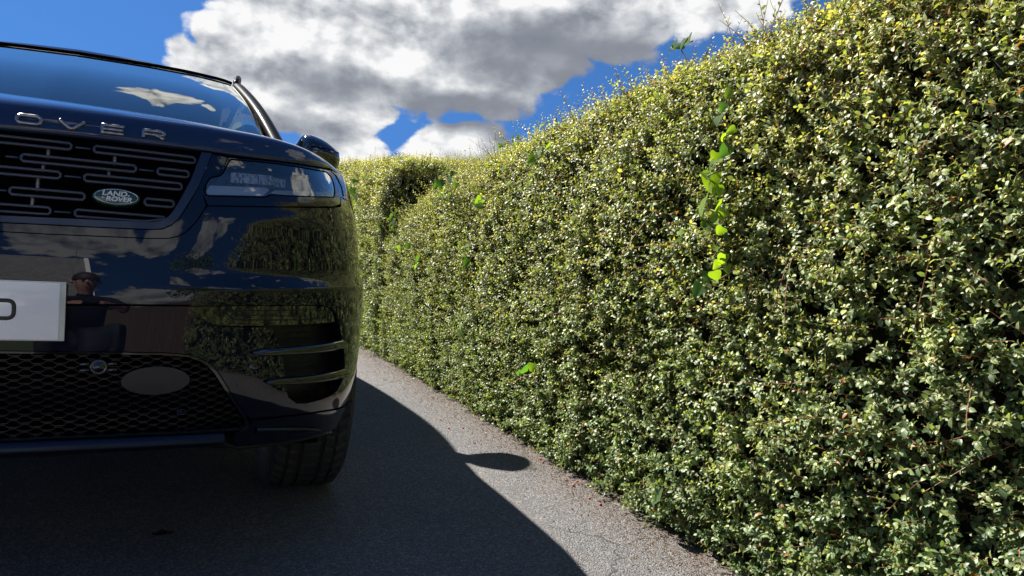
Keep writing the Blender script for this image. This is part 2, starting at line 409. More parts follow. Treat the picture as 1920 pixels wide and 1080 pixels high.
    M['leaf'] = leafmat('hedge_leaf', spec=.52, rough=.46)
    M['vine'] = leafmat('vine_leaf', spec=.22, rough=.45, trans=.6, tcol=(1.7, 1.7, .4))
    M['twig'] = simple('twig_bark', (.26, .11, .06), .6, 0, 0, .3, .5, 60)
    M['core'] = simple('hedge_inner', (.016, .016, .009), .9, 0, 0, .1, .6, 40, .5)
    M['vstem'] = simple('vine_stem', (.16, .14, .05), .5, 0, 0, .3, .3, 60)
    M['berry'] = simple('red_berry', (.42, .035, .03), .45, 0, 0, .4, .35, 300)
    M['dead'] = simple('dead_leaf', (.03, .018, .012), .8, 0, 0, .2, .4, 200)
    M['wall'] = simple('house_render', (.55, .53, .48), .85, 0, 0, .2, .1, 12, .2)
    m_, b, p = mat('roof_tiles'); g = b.n.new('ShaderNodeTexCoord').outputs['Object']
    br = b.n.new('ShaderNodeTexBrick'); b.l.new(g, br.inputs[0]); br.inputs['Scale'].default_value = 3.2
    mp = b.n.new('ShaderNodeMapping'); b.l.new(g, mp.inputs[0]); mp.inputs['Rotation'].default_value = (R(90), 0, 0); b.l.new(mp.outputs[0], br.inputs[0])
    br.inputs['Color1'].default_value = (.34, .33, .32, 1); br.inputs['Color2'].default_value = (.20, .195, .19, 1); br.inputs['Mortar'].default_value = (.02, .02, .02, 1)
    br.inputs['Mortar Size'].default_value = .04
    b.l.new(br.outputs[0], p.inputs['Base Color']); p.inputs['Roughness'].default_value = .8
    b.l.new(b.bump(br.outputs[1], -.8, .02), p.inputs['Normal']); M['tiles'] = m_
    M['white'] = simple('white_paint', (.75, .75, .73), .5, 0, 0, .4, .05, 20)
    m_, b, p = mat('fence_wood'); g = b.n.new('ShaderNodeTexCoord').outputs['Object']
    mp = b.n.new('ShaderNodeMapping'); b.l.new(g, mp.inputs[0]); mp.inputs['Scale'].default_value = (9, 9, .6)
    b.l.new(b.mix(b.noise(mp.outputs[0], 3, 7, .7), (.045, .030, .020, 1), (.16, .105, .070, 1)), p.inputs['Base Color']); p.inputs['Roughness'].default_value = .8
    M['wood'] = m_
    M['bark'] = simple('tree_bark', (.09, .07, .05), .9, 0, 0, .2, .4, 14, .6)
    M['skin'] = simple('skin', (.42, .24, .17), .5, 0, 0, .4, .08, 20)
    M['cloth'] = simple('dark_shirt', (.012, .013, .016), .9, 0, 0, .2, .2, 80, .3)
    M['jeans'] = simple('dark_trousers', (.02, .024, .035), .9, 0, 0, .2, .2, 120, .3)
    M['hair'] = simple('hair', (.035, .022, .014), .6, 0, 0, .4, .3, 200, .3)
    M['winglass'] = simple('window_glass', (.02, .025, .03), .05, 0, 0, .6)
build_mats()

# ------------------------------------------------------------------ car: body surface S(s, z)
PL = np.array([(-.2, .006), (0, 0), (.2, .006), (.4, .026), (.55, .055), (.68, .105), (.78, .178), (.855, .275), (.902, .385), (.936, .515), (.953, .66),
               (.960, .9), (.964, 1.4), (.966, 2.2), (.962, 3.0), (.95, 3.7), (.92, 4.2), (.86, 4.5), (.74, 4.68), (.5, 4.77), (.2, 4.795), (0, 4.80), (-.2, 4.795)])
SS = np.concatenate([[0], np.cumsum(np.hypot(*np.diff(PL, axis=0).T))]); SS -= SS[1]
SMAX = SS[-2]
DC = np.array([(.20, .14), (.25, .10), (.29, .06), (.33, .022), (.40, .010), (.46, -.002), (.50, -.0035), (.55, -.002), (.60, 0), (.63, .0022), (.70, .012), (.76, .025), (.84, .045), (.92, .07), (.97, .09), (1.10, .14)])
DF = np.array([(.20, .09), (.25, .055), (.33, .024), (.40, .008), (.45, .0035), (.515, .001), (.56, .0), (.605, .0), (.640, .000), (.652, .0005), (.657, .0015), (.668, .0095), (.685, .0185), (.70, .0215), (.73, .0255), (.775, .032), (.818, .040), (.824, .0425), (.86, .052), (.90, .066), (.93, .078), (.97, .100), (1.0, .13), (1.10, .24)])
DSD = np.array([(.20, .06), (.35, .03), (.45, .012), (.55, .002), (.70, 0), (.85, .008), (.95, .025), (1.0, .042), (1.05, .060), (1.10, .11)])
def Sraw(s, z):
    p = hermite(SS, PL, s); q = hermite(SS, PL, s+1e-3)-hermite(SS, PL, s-1e-3); q /= np.linalg.norm(q, axis=-1, keepdims=True)
    n = np.stack([q[..., 1], -q[..., 0]], -1)
    w = np.clip((s-.34)/.42, 0, 1); w = w*w*(3-2*w); w2 = np.clip((s-.95)/.7, 0, 1); w2 = w2*w2*(3-2*w2)
    d = hermite(*DC.T, z)*(1-w) + hermite(*DF.T, z)*w
    d = d*(1-w2) + hermite(*DSD.T, z)*w2
    p = p - n*d[..., None]
    return np.concatenate([p, z[..., None]], -1)
def S(s, z):
    s, z = np.broadcast_arrays(np.asarray(s, float), np.asarray(z, float))
    P = Sraw(np.abs(s), z); P[..., 0] *= np.where(s < 0, -1, 1)
    return P
def SN(s, z):
    e = 2e-3
    n = np.cross(S(s+e, z)-S(s-e, z), S(s, z+e)-S(s, z-e)); return n/np.linalg.norm(n, axis=-1, keepdims=True)
def SO(s, z, off): return S(s, z) + SN(s, z)*np.asarray(off)[..., None]
def s_of_y(y): 
    t = np.linspace(.6, 5.4, 2000); return float(np.interp(y, hermite(SS, PL, t)[:, 1], t))
def cproj(P):
    d = P-CAM; z = d @ _fw
    return np.stack([960+FPX*(d @ _rt)/z, 540-FPX*(d @ _up)/z], -1)
_gs, _gz = np.meshgrid(np.linspace(0, 1.7, 851), np.linspace(.22, 1.03, 406), indexing='ij')
_G = S(_gs, _gz); _GP = cproj(_G); _fr = (np.cross(np.gradient(_G, axis=0), np.gradient(_G, axis=1))*(CAM-_G)).sum(-1) > 0
def at(px, py):
    """where on the car's body surface a sight line meets it, as (s, z)"""
    d = ((_GP-[px, py])**2).sum(-1)+(~_fr)*1e6; i, j = np.unravel_index(d.argmin(), d.shape)
    s, z = _gs[i, j], _gz[i, j]; e = 1e-3
    for _ in range(3):
        P0 = cproj(S(s, z)); A = np.stack([(cproj(S(s+e, z))-P0)/e, (cproj(S(s, z+e))-P0)/e], 1)
        if abs(np.linalg.det(A)) < 2e4: break
        ds, dz = np.linalg.solve(A, np.array([px, py])-P0); s += np.clip(ds, -.004, .004); z += np.clip(dz, -.004, .004)
    return (float(s), float(z))
def ats(L): return [at(*p) for p in L]
def mir(L): return [(-s, z) for s, z in reversed(L)]

def panel(name, outer, holes, m, parent, off=0.0, h=.014, fl=.012, side=1, flm=None, thick=None):
    """a skin cut out of the body surface; edges turned inwards by fl"""
    sg = side
    loops = [np.array(resample(np.array(L)*[1, 1], h*.8, True)) for L in [outer]+list(holes)]
    lo, hi = loops[0].min(0), loops[0].max(0)
    gx, gy = np.meshgrid(np.arange(lo[0], hi[0], h), np.arange(lo[1], hi[1], h), indexing='ij')
    Pt = np.stack([gx.ravel(), gy.ravel()], 1)
    ok = inside(Pt, loops[0])
    for L in loops[1:]: ok &= ~inside(Pt, L)
    Pt = Pt[ok]; allb = np.vstack(loops)
    dmin = np.concatenate([((allb[None]-c_[:, None])**2).sum(-1).min(1) for c_ in np.array_split(Pt, len(Pt)//400+1)])**.5 if len(Pt) else np.array([])
    Pt = Pt[dmin > h*.45] if len(Pt) else Pt
    V = [Vector(p) for p in allb]+[Vector(p) for p in Pt]; E = []; k = 0
    for L in loops:
        n = len(L); E += [(k+i, k+(i+1) % n) for i in range(n)]; k += n
    r = delaunay_2d_cdt(V, E, [], 0, 1e-7)
    v2 = np.array([tuple(v) for v in r[0]]); F = np.array([tuple(f) for f in r[2]])
    cen = v2[F].mean(1); ok = inside(cen, loops[0])
    for L in loops[1:]: ok &= ~inside(cen, L)
    F = F[ok]
    a = v2[F[:, 1]]-v2[F[:, 0]]; c = v2[F[:, 2]]-v2[F[:, 0]]; ar = a[:, 0]*c[:, 1]-a[:, 1]*c[:, 0]
    F = F[np.abs(ar) > 1e-12]; ar = ar[np.abs(ar) > 1e-12]
    F[ar < 0] = F[ar < 0][:, ::-1]
    s = v2[:, 0]*sg; z = v2[:, 1]
    nn = SN(s, z); P = S(s, z)+nn*off
    if sg < 0: F = F[:, ::-1]
    Vv = [P]; Nn = [nn]; Fa = [tuple(f) for f in F]; base = len(P)
    if fl:
        for L in loops:
            s_, z_ = L[:, 0]*sg, L[:, 1]; n_ = SN(s_, z_); p0 = S(s_, z_)+n_*off; p1 = p0-n_*fl
            T = np.roll(p0, -1, 0)-np.roll(p0, 1, 0); side_n = np.cross(T, n_); side_n /= np.linalg.norm(side_n, axis=1, keepdims=True)+1e-9
            # side normal should point away from the panel's material
            mid = (L+np.roll(L, -1, 0))/2; Tn = np.roll(L, -1, 0)-L; out2 = np.stack([Tn[:, 1], -Tn[:, 0]], 1); out2 /= np.linalg.norm(out2, axis=1, keepdims=True)+1e-9
            tst = mid[:8]+out2[:8]*1e-3; ins = inside(tst, loops[0])
            for LL in loops[1:]: ins &= ~inside(tst, LL)
            flip = ins.mean() > .5
            n = len(L); Vv += [p0, p1]
            if flip != (sg < 0): side_n = -side_n
            Nn += [side_n, side_n]
            for i in range(n):
                j = (i+1) % n; q = (base+i, base+n+i, base+n+j, base+j)
                Fa.append(q if (flip != (sg < 0)) else q[::-1])
            base += 2*n
    P = np.vstack(Vv); Nr = np.vstack(Nn)
    me = bpy.data.meshes.new(name); me.from_pydata(P.tolist(), [], Fa); me.update()
    smooth(me)
    # wind faces along the given normals, then fix exact normals
    fn = np.zeros(len(me.polygons)*3); me.polygons.foreach_get('normal', fn); fn = fn.reshape(-1, 3)
    bad = [i for i, f in enumerate(Fa) if fn[i] @ Nr[list(f)].mean(0) < 0]
    if bad:
        for i in bad: Fa[i] = tuple(Fa[i])[::-1]
        me.clear_geometry(); me.from_pydata(P.tolist(), [], Fa); me.update(); smooth(me)
    me.normals_split_custom_set_from_vertices(Nr.tolist())
    return link(name, me, m, parent)
def ribbon(name, srange, rows, m, parent, side=1, n=60, closed=True):
    """loft along s; rows = list of (z, off) functions or numbers"""
    s = np.linspace(srange[0], srange[1], n)*side
    f = lambda v: np.array([v(abs(x)) if callable(v) else v for x in s], float)
    G = np.stack([SO(s, f(z), f(o)) for z, o in rows])
    b = MB(); b.grid(G, closed_u=closed)
    return b.obj(name, m, parent, sm=True)

def half_fix(L, zc=None):
    """prepend the centre-line point to a half outline"""
    return L

# traced outlines, already on the surface -----------------------------------
def C0(L): return [(0.0, L[0][1])]+L     # extend level to the centre line
low_edge = ats([(0, 242), (90, 250.5), (181, 260), (270, 270), (360, 280.5), (429, 290.5), (534, 303.5), (590, 312), (618, 317)])
seam_up = ats([(0, 435), (90, 440), (185, 444), (280, 448), (315, 448), (335, 444), (350, 436), (370, 415), (389, 387)])
groove = ats([(389, 387), (450, 388), (540, 389.5), (615, 390), (632, 389)])

car = empty('parked_car', (0, 2.4, 0), 'dark blue black glossy luxury SUV parked nose towards the camera beside the hedge', 'car')
def build_front():
    zc_top = seam_up[0][1]
    # bumper upper skin --------------------------------------------------
    arch_y, arch_z, arch_r = .905, .385, .402
    sA = lambda y: s_of_y(y)
    arch = [(sA(arch_y-arch_r*math.cos(t)), arch_z+arch_r*math.sin(t)) for t in np.linspace(R(-12), R(40), 12)]
    bot = ats([(643, 761), (600, 770), (540, 778), (470, 785)])
    arch_pt = [(s, z) for s, z in arch if z > .33]
    intake = ats([(462, 779), (436, 739), (409, 696), (396, 682), (380, 672), (356, 664), (311, 660.5), (200, 659), (100, 658), (0, 657)])
    gr = [(s, z) for s, z in groove]
    right = [(gr[-1][0]+.045, gr[-1][1]+.004), (gr[-1][0]+.075, gr[-1][1]+.03), (1.12, gr[-1][1]+.028), (1.135, .72)]
    arch_up = list(reversed(arch_pt))       # from top of the arch down to its foot
    up = seam_up[:-1]+gr
    half = up+right+[p for p in arch_up if p[1] < .66]+bot+intake
    outer = [(0, half[0][1])]+half+[(0, half[-1][1])]
    outer = outer+[(-s, z) for s, z in reversed(half)]
    vent = ats([(356, 574), (366, 587), (378, 598), (389, 606), (402, 611), (444, 614), (500, 614), (512, 618), (529, 664), (536, 720), (540, 745), (556, 757), (573, 757), (607, 748), (622, 741),
                (631, 734), (641, 716), (645, 700), (647, 684), (644, 647), (638, 618), (631, 592), (625, 581), (616, 575), (600, 572.5), (560, 571.5), (450, 572)])
    panel('bumper', outer, [vent, mir(vent)], M['paint'], car, h=.013, fl=.014)
    # seam line pressed across the bumper
    for sg in (1, -1):
        b = MB(); P = ats([(0, 571), (120, 571.5), (240, 572), (356, 573)]); P = [(0, P[0][1])]+P; P = np.array(resample(P, .02))
        b.tube(SO(P[:, 0]*sg, P[:, 1], np.full(len(P), -.001)), .0024, 6); b.obj('bumper_seam', M['gapdark'], car, sm=True)
        # glossy lamp strip at the top of the vent
        strip = ats([(357, 575.5), (367, 587), (379, 597), (390, 604.5), (403, 609.5), (444, 612), (520, 610), (630, 604), (631.5, 600), (629, 590), (624, 582), (616, 577), (600, 574.5), (560, 573.5), (450, 574)])
        panel('fog_lamp', strip, [], M['gloss_black'], car, off=-.004, fl=.01, side=sg)
        lens = ats([(420, 583), (440, 600), (608, 598), (613, 594), (609, 583), (600, 580)])
        P = np.array(resample(lens+[lens[0]], .01)); b = MB()
        b.tube(SO(P[:, 0]*sg, P[:, 1], np.full(len(P), -.0035)), .0012, 5); 
        P = np.array(resample(ats([(430, 591), (608, 590)]), .01)); b.tube(SO(P[:, 0]*sg, P[:, 1], np.full(len(P), -.0035)), .0008, 5)
        b.obj('lamp_outline', M['black'], car, sm=True)
        # vent floor and blades
        vin = np.array(vent)*[sg, 1]
        panel('vent_cavity', [tuple(p) for p in np.array(vent)], [], M['black'], car, off=-.045, fl=0, side=sg)
        for (a, b_, hh) in (((471, 661), (640, 645), 1.0), ((497, 715.5), (645, 698), 1.0)):
            P0, P1 = np.array(at(*a)), np.array(at(*b_)); n = 24
            L = np.array([P0+(P1-P0)*k/(n-1) for k in range(n)]); t = np.linspace(0, 1, n)
            wz = .0082+.0020*t; wz[0] *= .3; wz[1] *= .8
            od = .004+.010*np.sin(np.pi*np.clip(t*1.1, 0, 1))*.6
            Gd = []
            for (zz, oo) in ((-1, .2), (-.9, 1.0), (-.3, .95), (.5, .55), (.9, .15), (1.0, -.6), (.3, -2.2), (-.6, -2.0)):
                Gd.append(SO(L[:, 0]*sg, L[:, 1]+zz*wz, od+oo*.007))
            b = MB(); b.grid(np.array(Gd), closed_u=True); b.obj('vent_blade', M['gloss_black'], car, sm=True)
        # mesh lines deep in the vent
        b = MB()
        for k in range(16):
            z0 = .375+k*.0145; s0, s1 = at(545, 700)[0], at(640, 660)[0]
            L = np.linspace(s0, s1, 26); zz = z0+.0025*np.sign(np.sin(L*190+k*math.pi))*np.minimum(1, abs(np.sin(L*190))*1.8)
            b.tube(SO(L*sg, zz, np.full(len(L), -.034)), .0009, 4)
        b.obj('vent_mesh', M['mesh'], car)
        # parking sensor
        s0, z0 = at(475, 688); c = SO(s0*sg, z0, 0.0005); n_ = SN(s0*sg, z0); a = np.cross(n_, (0, 0, 1)); a /= np.linalg.norm(a); c2 = np.cross(a, n_)
        b = MB(); ring = lambda r, o: np.array([c+n_*o+(a*math.cos(t)+c2*math.sin(t))*r for t in np.linspace(0, 2*math.pi, 25)])
        b.grid(np.array([ring(.0095, -.002), ring(.0095, .0004), ring(.0085, .0004), ring(.0085, -.001), ring(.0078, .0012), ring(.004, .002), ring(.0001, .0022)])); b.obj('parking_sensor', M['gloss_black'], car, sm=True)
    # lower bumper corners ------------------------------------------------
    for sg in (1, -1):
        top = ats([(471, 787.5), (540, 780.5), (600, 772.5), (643, 763.5), (652, 759)])
        s1 = top[-1][0]
        rgt = [(s1+.10, top[-1][1]+.01), (s1+.16, top[-1][1]-.01), (s1+.15, top[-1][1]-.035), (s1+.08, top[-1][1]-.05)]
        bt = ats([(636, 798), (612, 807), (589, 814), (540, 824), (496, 830), (452, 834)])
        lft = ats([(436, 826), (440, 812), (462, 803), (472, 797)])
        panel('lower_bumper', top+rgt+bt+lft, [], M['paint'], car, side=sg, fl=.02, h=.01, off=.003)
        # winglet blade
        P = ats([(478, 802), (520, 801), (560, 800), (592, 802)]); 
        L = np.array(resample(P, .008)); n = len(L); t = np.linspace(0, 1, n)
        Gd = [SO(L[:, 0]*sg, L[:, 1]+a*(.3+.7*(1-t)), np.full(n, o)+.006*t) for a, o in ((.004, .002), (.003, .010), (-.001, .012), (-.006, .008), (-.018, .002))]
        b = MB(); b.grid(np.array(Gd), closed_u=True); b.obj('winglet', M['frame'], car, sm=True)
    # lower intake --------------------------------------------------------
    ih = ats([(0, 662.5), (100, 663.5), (200, 664), (311, 666), (352, 669.5), (374, 677), (390, 687), (403, 701), (430, 744), (456, 783), (462, 795), (455, 801), (400, 806), (267, 812), (100, 819), (0, 824)])
    io = ats([(0, 659), (100, 660), (200, 661), (311, 662.5), (356, 666), (380, 674), (396, 684), (408, 698), (434.5, 740.5), (460.5, 780), (469, 797), (460, 806), (400, 810), (267, 816), (100, 823), (0, 828)])
    ring_o = [(0, io[0][1])]+io+[(0, io[-1][1])]; ring_i = [(0, ih[0][1])]+ih+[(0, ih[-1][1])]
    full = lambda L: L+[(-s, z) for s, z in reversed(L[1:-1])]
    frame = panel('lower_intake', full(ring_o), [full(ring_i)], M['gloss_black'], car, off=-.001, fl=.03, h=.01)
    panel('backing', full(ring_o), [], M['gapdark'], frame, off=-.05, fl=0, h=.03)
    fi = np.array(full(ring_i))
    b = MB(); zmin, zmax = fi[:, 1].min(), fi[:, 1].max(); pitch = .0078; k = 0; z = zmax-.003
    rad = [at(293, 715), .066, .029]
    while z > zmin:
        sgrid = np.arange(-.62, .6201, .0032); per = .0375; ph = (k % 2)*.5
        u = (sgrid/per+ph) % 1.0
        tri = np.where(u < .5, np.clip((u)/.11, 0, 1)-np.clip((u-.39)/.11, 0, 1), 0)
        zz = z+(tri-.5)*.0052
        P2 = np.stack([sgrid, zz], 1); okk = inside(P2, fi)
        ell = ((np.abs(sgrid)-rad[0][0])/.060)**2+((zz-rad[0][1])/.027)**2 < 1
        okk &= ~(ell & (sgrid > 0))
        run = []
        for q, o_ in zip(P2, okk):
            if o_: run.append(q)
            if (not o_ or q is P2[-1]) and len(run) > 2:
                L = np.array(run); A = SO(L[:, 0], L[:, 1]+.0007, np.full(len(L), -.010)); B = SO(L[:, 0], L[:, 1]-.0007, np.full(len(L), -.010))
                A2 = SO(L[:, 0], L[:, 1]+.0007, np.full(len(L), -.018)); B2 = SO(L[:, 0], L[:, 1]-.0007, np.full(len(L), -.018))
                b.grid(np.array([A2, A, B, B2]))
                run = []
            if not o_: run = []
        z -= pitch; k += 1
    b.obj('mesh_grid', M['mesh'], frame)
    # radar cover: smooth dark oval
    s0, z0 = at(293, 715); L = [(s0+.0635*math.cos(t), z0+.0295*math.sin(t)) for t in np.linspace(0, 2*math.pi, 48, endpoint=False)]
    panel('radar_cover', L, [], M['radar'], frame, off=-.003, fl=.006, h=.008)
    # forward camera
    s0, z0 = at(185, 689); n_ = SN(s0, z0); c = SO(s0, z0, -.006); a = np.cross(n_, (0, 0, 1)); a /= np.linalg.norm(a); a = -a; c2 = np.array([0, 0, 1.])
    b = MB(); ring = lambda r, o: np.array([c+n_*o+(a*math.cos(t)+c2*math.sin(t))*r for t in np.linspace(0, 2*math.pi, 25)])
    b.grid(np.array([ring(.016, -.01), ring(.016, .001), ring(.0125, .003), ring(.0115, .001), ring(.0105, .001), ring(.0095, .004), ring(.0001, .006)]))
    for dx in (-1, 1):
        for dz in (-.006, .006):
            q = c+a*dx*.024+c2*dz; b.tube([q-a*.008, q+a*.008], .0045, 6)
    b.obj('forward_camera', M['gloss_black'], frame, sm=True)
    s0, z0 = at(341, 774.5); c = SO(s0, z0, -.007); n_ = SN(s0, z0); a = np.cross(n_, (0, 0, 1)); a /= np.linalg.norm(a)
    b = MB(); b.tube([c+(a*math.cos(t)*1.5+np.array([0, 0, math.sin(t)]))*.0055 for t in np.linspace(0, 2*math.pi, 24, endpoint=False)], .0011, 5, closed=True)
    b.tube([c+(a*math.cos(t)+np.array([0, 0, math.sin(t)]))*.0028 for t in np.linspace(0, 2*math.pi, 16, endpoint=False)], .0011, 5, closed=True)
    b.obj('washer_emblem', M['frame'], frame, sm=True)
    # skid lip and valance --------------------------------------------------
    se = at(418, 824)[0]; s2 = at(452, 833)[0]; ze = at(418, 824)[1]; zc = at(0, 843)[1]
    zl = lambda s: zc+(ze-zc)*min(1, s/se)**2
    fd = lambda s: 1 if s < se else max(0, 1-(s-se)/(s2-se))
    ribbon('skid_plate', (-se, se), [(lambda s, k=k: zl(s)+k[0], k[1]) for k in ((.030, -.045), (.016, -.004), (.008, .008), (.002, .013), (-.003, .0125), (-.006, .008), (-.006, -.03))], M['skid'], car, n=120)
    sv = 1.02
    zv = lambda s: zl(s)-.007 if s < se else (zl(se)-.007-(s-se)/(s2-se)*.02 if s < s2 else at_lip(s))
    def at_lip(s):
        return float(np.interp(s, *LIP))
    Lp = ats([(452, 835), (496, 831), (540, 825), (589, 815), (612, 808), (636, 799)]); LIP = (np.array([p[0] for p in Lp]), np.array([p[1] for p in Lp])-.003)
    zb = lambda s: (.293 if s < .5 else .293-.012*min(1, (s-.5)/.12))
    ribbon('valance', (-sv, sv), [(lambda s: zv(s), -.003), (lambda s: zv(s)-.006, .002), (lambda s: zb(s)+.004, -.010), (lambda s: zb(s), -.02), (lambda s: zb(s), -.10), (lambda s: zv(s), -.05)], M['black'], car, n=160)

    # grille --------------------------------------------------------------
    bo = ats([(396, 289), (370, 353), (346, 392), (334, 410), (322, 421), (304, 429), (280, 430), (185, 426), (90, 421), (0, 417)])
    bi = ats([(377, 287), (356, 341), (334, 381), (324, 397), (314, 408), (298, 415.5), (280, 417.5), (185, 413.5), (90, 409), (0, 405)])
    U = lambda o, i: o+[(0, o[-1][1])]+[(-s, z) for s, z in reversed(o)]+[(-s, z) for s, z in i]+[(0, i[-1][1])]+list(reversed(i))
    grille = panel('grille', U(bo, bi), [], M['frame'], car, off=.004, fl=.012, h=.01)
    so_ = ats([(427, 296), (412, 324), (392, 334), (381, 352), (381, 368), (386, 385), (368, 414), (348, 434.5), (334, 442), (315, 446), (280, 446), (185, 442), (90, 438), (0, 433)])
    bo2 = ats([(397.5, 289), (371.5, 354), (348, 393), (336, 411), (323, 422.5), (305, 430.5), (280, 431.5), (185, 427.5), (90, 422.5), (0, 418.5)])
    panel('grille_surround', U(so_, bo2), [], M['paint'], car, off=.0, fl=.014, h=.01)
    gi = bi+[(0, bi[-1][1])]+[(-s, z) for s, z in reversed(bi)]+[(-.3, bi[0][1]+.01), (0, bi[0][1]+.012), (.3, bi[0][1]+.01)]
    panel('backing', gi, [], M['gapdark'], grille, off=-.055, fl=0, h=.03)
    # grille bars: staggered rings joined by dashes and short posts
    gsz = lambda x, y: at(x, y)
    rows = [dict(y=(134, 270), zs=0, rings=[(None, 134), (176, 366)], dash=[(140, 171)]),
            dict(y=(150, 302), rings=[(40, 255), (295, 354)], dash=[(9, 35), (260, 290)]),
            dict(y=(113, 325), rings=[(None, 113), (158, 341)], dash=[(120, 153)]),
            dict(y=(90, 360), rings=[(19, 159), (271, 326)], dash=[(-12, 14)]),
            dict(y=(94, 393), rings=[(None, 94), (141, 308)], dash=[(100, 134)])]
    def col(x, zrow):         # s of an image column at a given height
        sa = np.linspace(0, .7, 701); return float(sa[np.abs(cproj(SO(sa, np.full(701, zrow), np.full(701, -.012)))[:, 0]-x).argmin()])
    zr = []
    for r_ in rows:
        s0, z0 = at(*r_['y']); zr.append(z0)
    hh = .0068
    for sg in (1, -1):
        for r_, z0 in zip(rows, zr):
            for a, c in r_['rings']:
                if a is None:
                    if sg < 0: continue
                    s1 = col(c, z0); s0 = -s1
                else: s0, s1 = col(a, z0), col(c, z0)
                ch = .0038
                pts = [(s0+ch, z0+hh), (s1-ch, z0+hh), (s1, z0+hh-ch), (s1, z0-hh+ch), (s1-ch, z0-hh), (s0+ch, z0-hh), (s0, z0-hh+ch), (s0, z0+hh-ch)]
                if r_ is rows[4] and a is not None: pts = [(s0+ch, z0+hh), (s1, z0+hh-.002), (s1, z0+hh-.006), (s1-.03, z0-hh+.001), (s1-.045, z0-hh), (s0+ch, z0-hh), (s0, z0-hh+ch), (s0, z0+hh-ch)]
                P = np.array(resample(pts, .012, True)); b = MB(); n_ = SN(P[:, 0]*sg, P[:, 1])
                b.tube(SO(P[:, 0]*sg, P[:, 1], np.full(len(P), -.012)), .0034, 4, closed=True, upv=n_, ry=1.3, rot=math.pi/4)
                b.obj('grille_ring', M['bar'], grille, bevel=.0006, seg=1)
            for a, c in r_['dash']:
                s0, s1 = (col(a, z0), col(c, z0)) if a > 0 else (.123, col(c, z0))
                P = np.array([(s0, z0), (s0+.003, z0), (s1-.003, z0), (s1, z0)]); b = MB()
                b.tube(SO(P[:, 0]*sg, P[:, 1], np.full(4, -.013)), [.0018, .0028, .0028, .0018], 8, upv=SN(P[:, 0]*sg, P[:, 1])); b.obj('grille_dash', M['frame'], grille, sm=True)
        b = MB()
        for x, i in ((90, 0), (216, 0), (80, 1), (204, 1), (70, 2), (60, 3), (192, 2)):
            zm = (zr[i]+zr[i+1])/2; s0 = col(x, zm); P = np.array([(s0, zr[i]-hh), (s0, zr[i+1]+hh)])
            if (x, i) == (192, 2): continue
            b = MB(); b.tube(SO(P[:, 0]*sg, P[:, 1], np.full(2, -.022)), .0035, 6, upv=SN(P[:, 0]*sg, P[:, 1])); b.obj('grille_post', M['post'], grille)

    # badge
    s0, z0 = at(218.5, 369); c = SO(s0, z0, -.004); n_ = SN(s0, z0); a = np.cross((0, 0, 1), n_); a /= np.linalg.norm(a); c2 = np.cross(n_, a)
    E_ = lambda rx, rz, o: np.array([c+n_*o+a*rx*math.cos(t)+c2*rz*math.sin(t) for t in np.linspace(0, 2*math.pi, 49)])
    rx, rz = .0425, .0185
    b = MB(); b.grid(np.array([E_(rx, rz, -.01), E_(rx, rz, .002), E_(rx-.002, rz-.002, .0045), E_(rx*.5, rz*.5, .0055), E_(.0001, .0001, .0058)])); badge = b.obj('badge', M['badge'], grille, sm=True)
    b = MB(); b.tube(E_(rx-.0042, rz-.0036, .0049)[:-1], .0008, 6, closed=True); b.obj('badge_ring', M['chrome'], badge, sm=True)
    Mx = Matrix.Identity(4)
    Mx.col[0][:3] = a; Mx.col[1][:3] = c2; Mx.col[2][:3] = n_
    def text(s_, size, x, y, m, nm, par, ext=.0004, off=.0, sc=(1, 1), shear=0, bold=.0):
        cu = bpy.data.curves.new(nm, 'FONT'); cu.body = s_; cu.size = size; cu.extrude = ext; cu.align_x = 'CENTER'; cu.align_y = 'CENTER'; cu.shear = shear; cu.offset = bold
        t = bpy.data.objects.new(nm+'_src', cu); COL.objects.link(t); bpy.context.view_layer.update()
        me = bpy.data.meshes.new_from_object(t.evaluated_get(bpy.context.evaluated_depsgraph_get())); bpy.data.objects.remove(t); bpy.data.curves.remove(cu)
        X = Mx.copy(); X.translation = Vector(c+a*x+c2*y+n_*off)
        me.transform(X @ Matrix.Diagonal((sc[0], sc[1], 1, 1))); me.name = nm
        return link(nm, me, m, par)
    text('LAND', .0145, -.004, .0056, M['white'], 'badge_text', badge, off=.0054, sc=(1.15, .95), shear=.18, bold=.00045)
    text('ROVER', .0145, .004, -.0058, M['white'], 'badge_text', badge, off=.0054, sc=(1.02, .95), shear=.18, bold=.00045)
    for (x, y, w) in ((.021, .0035, 1), (-.0235, -.0035, -1)):
        b = MB(); p = [c+a*(x+dx*w)+c2*(y+dy*w)+n_*.0056 for dx, dy in ((-.003, .0012), (.003, .0008), (.001, -.0016))]; q = [v+n_*.0004 for v in p]
        b.add(p+q, [(0, 1, 2), (5, 4, 3), (0, 1, 4, 3), (1, 2, 5, 4), (2, 0, 3, 5)]); b.obj('badge_mark', M['white'], badge)

    # headlights ----------------------------------------------------------
    lens = ats([(432, 298), (520, 306.5), (590, 318), (613, 322), (622, 331), (627, 345), (629, 360), (627, 369.5), (580, 368.5), (534, 366.5), (509, 364.5), (499, 369.5), (440, 368.5), (390, 367), (384, 362), (386, 346), (391, 337), (397, 332), (414, 328.5), (420, 322), (425, 311)])
    lens = [tuple(p) for p in rounded(lens, .004, 2)]
    trim = ats([(429.5, 295.5), (520, 303.8), (590, 314.5), (619, 320), (629, 330), (640, 352), (643, 368), (640, 380), (630, 386), (600, 387), (540, 386.8), (450, 385.6), (390, 384.5), (384, 370), (381, 364), (383.5, 345), (389, 335.5), (396, 329.5), (412, 325.5), (417, 319), (422, 309)])
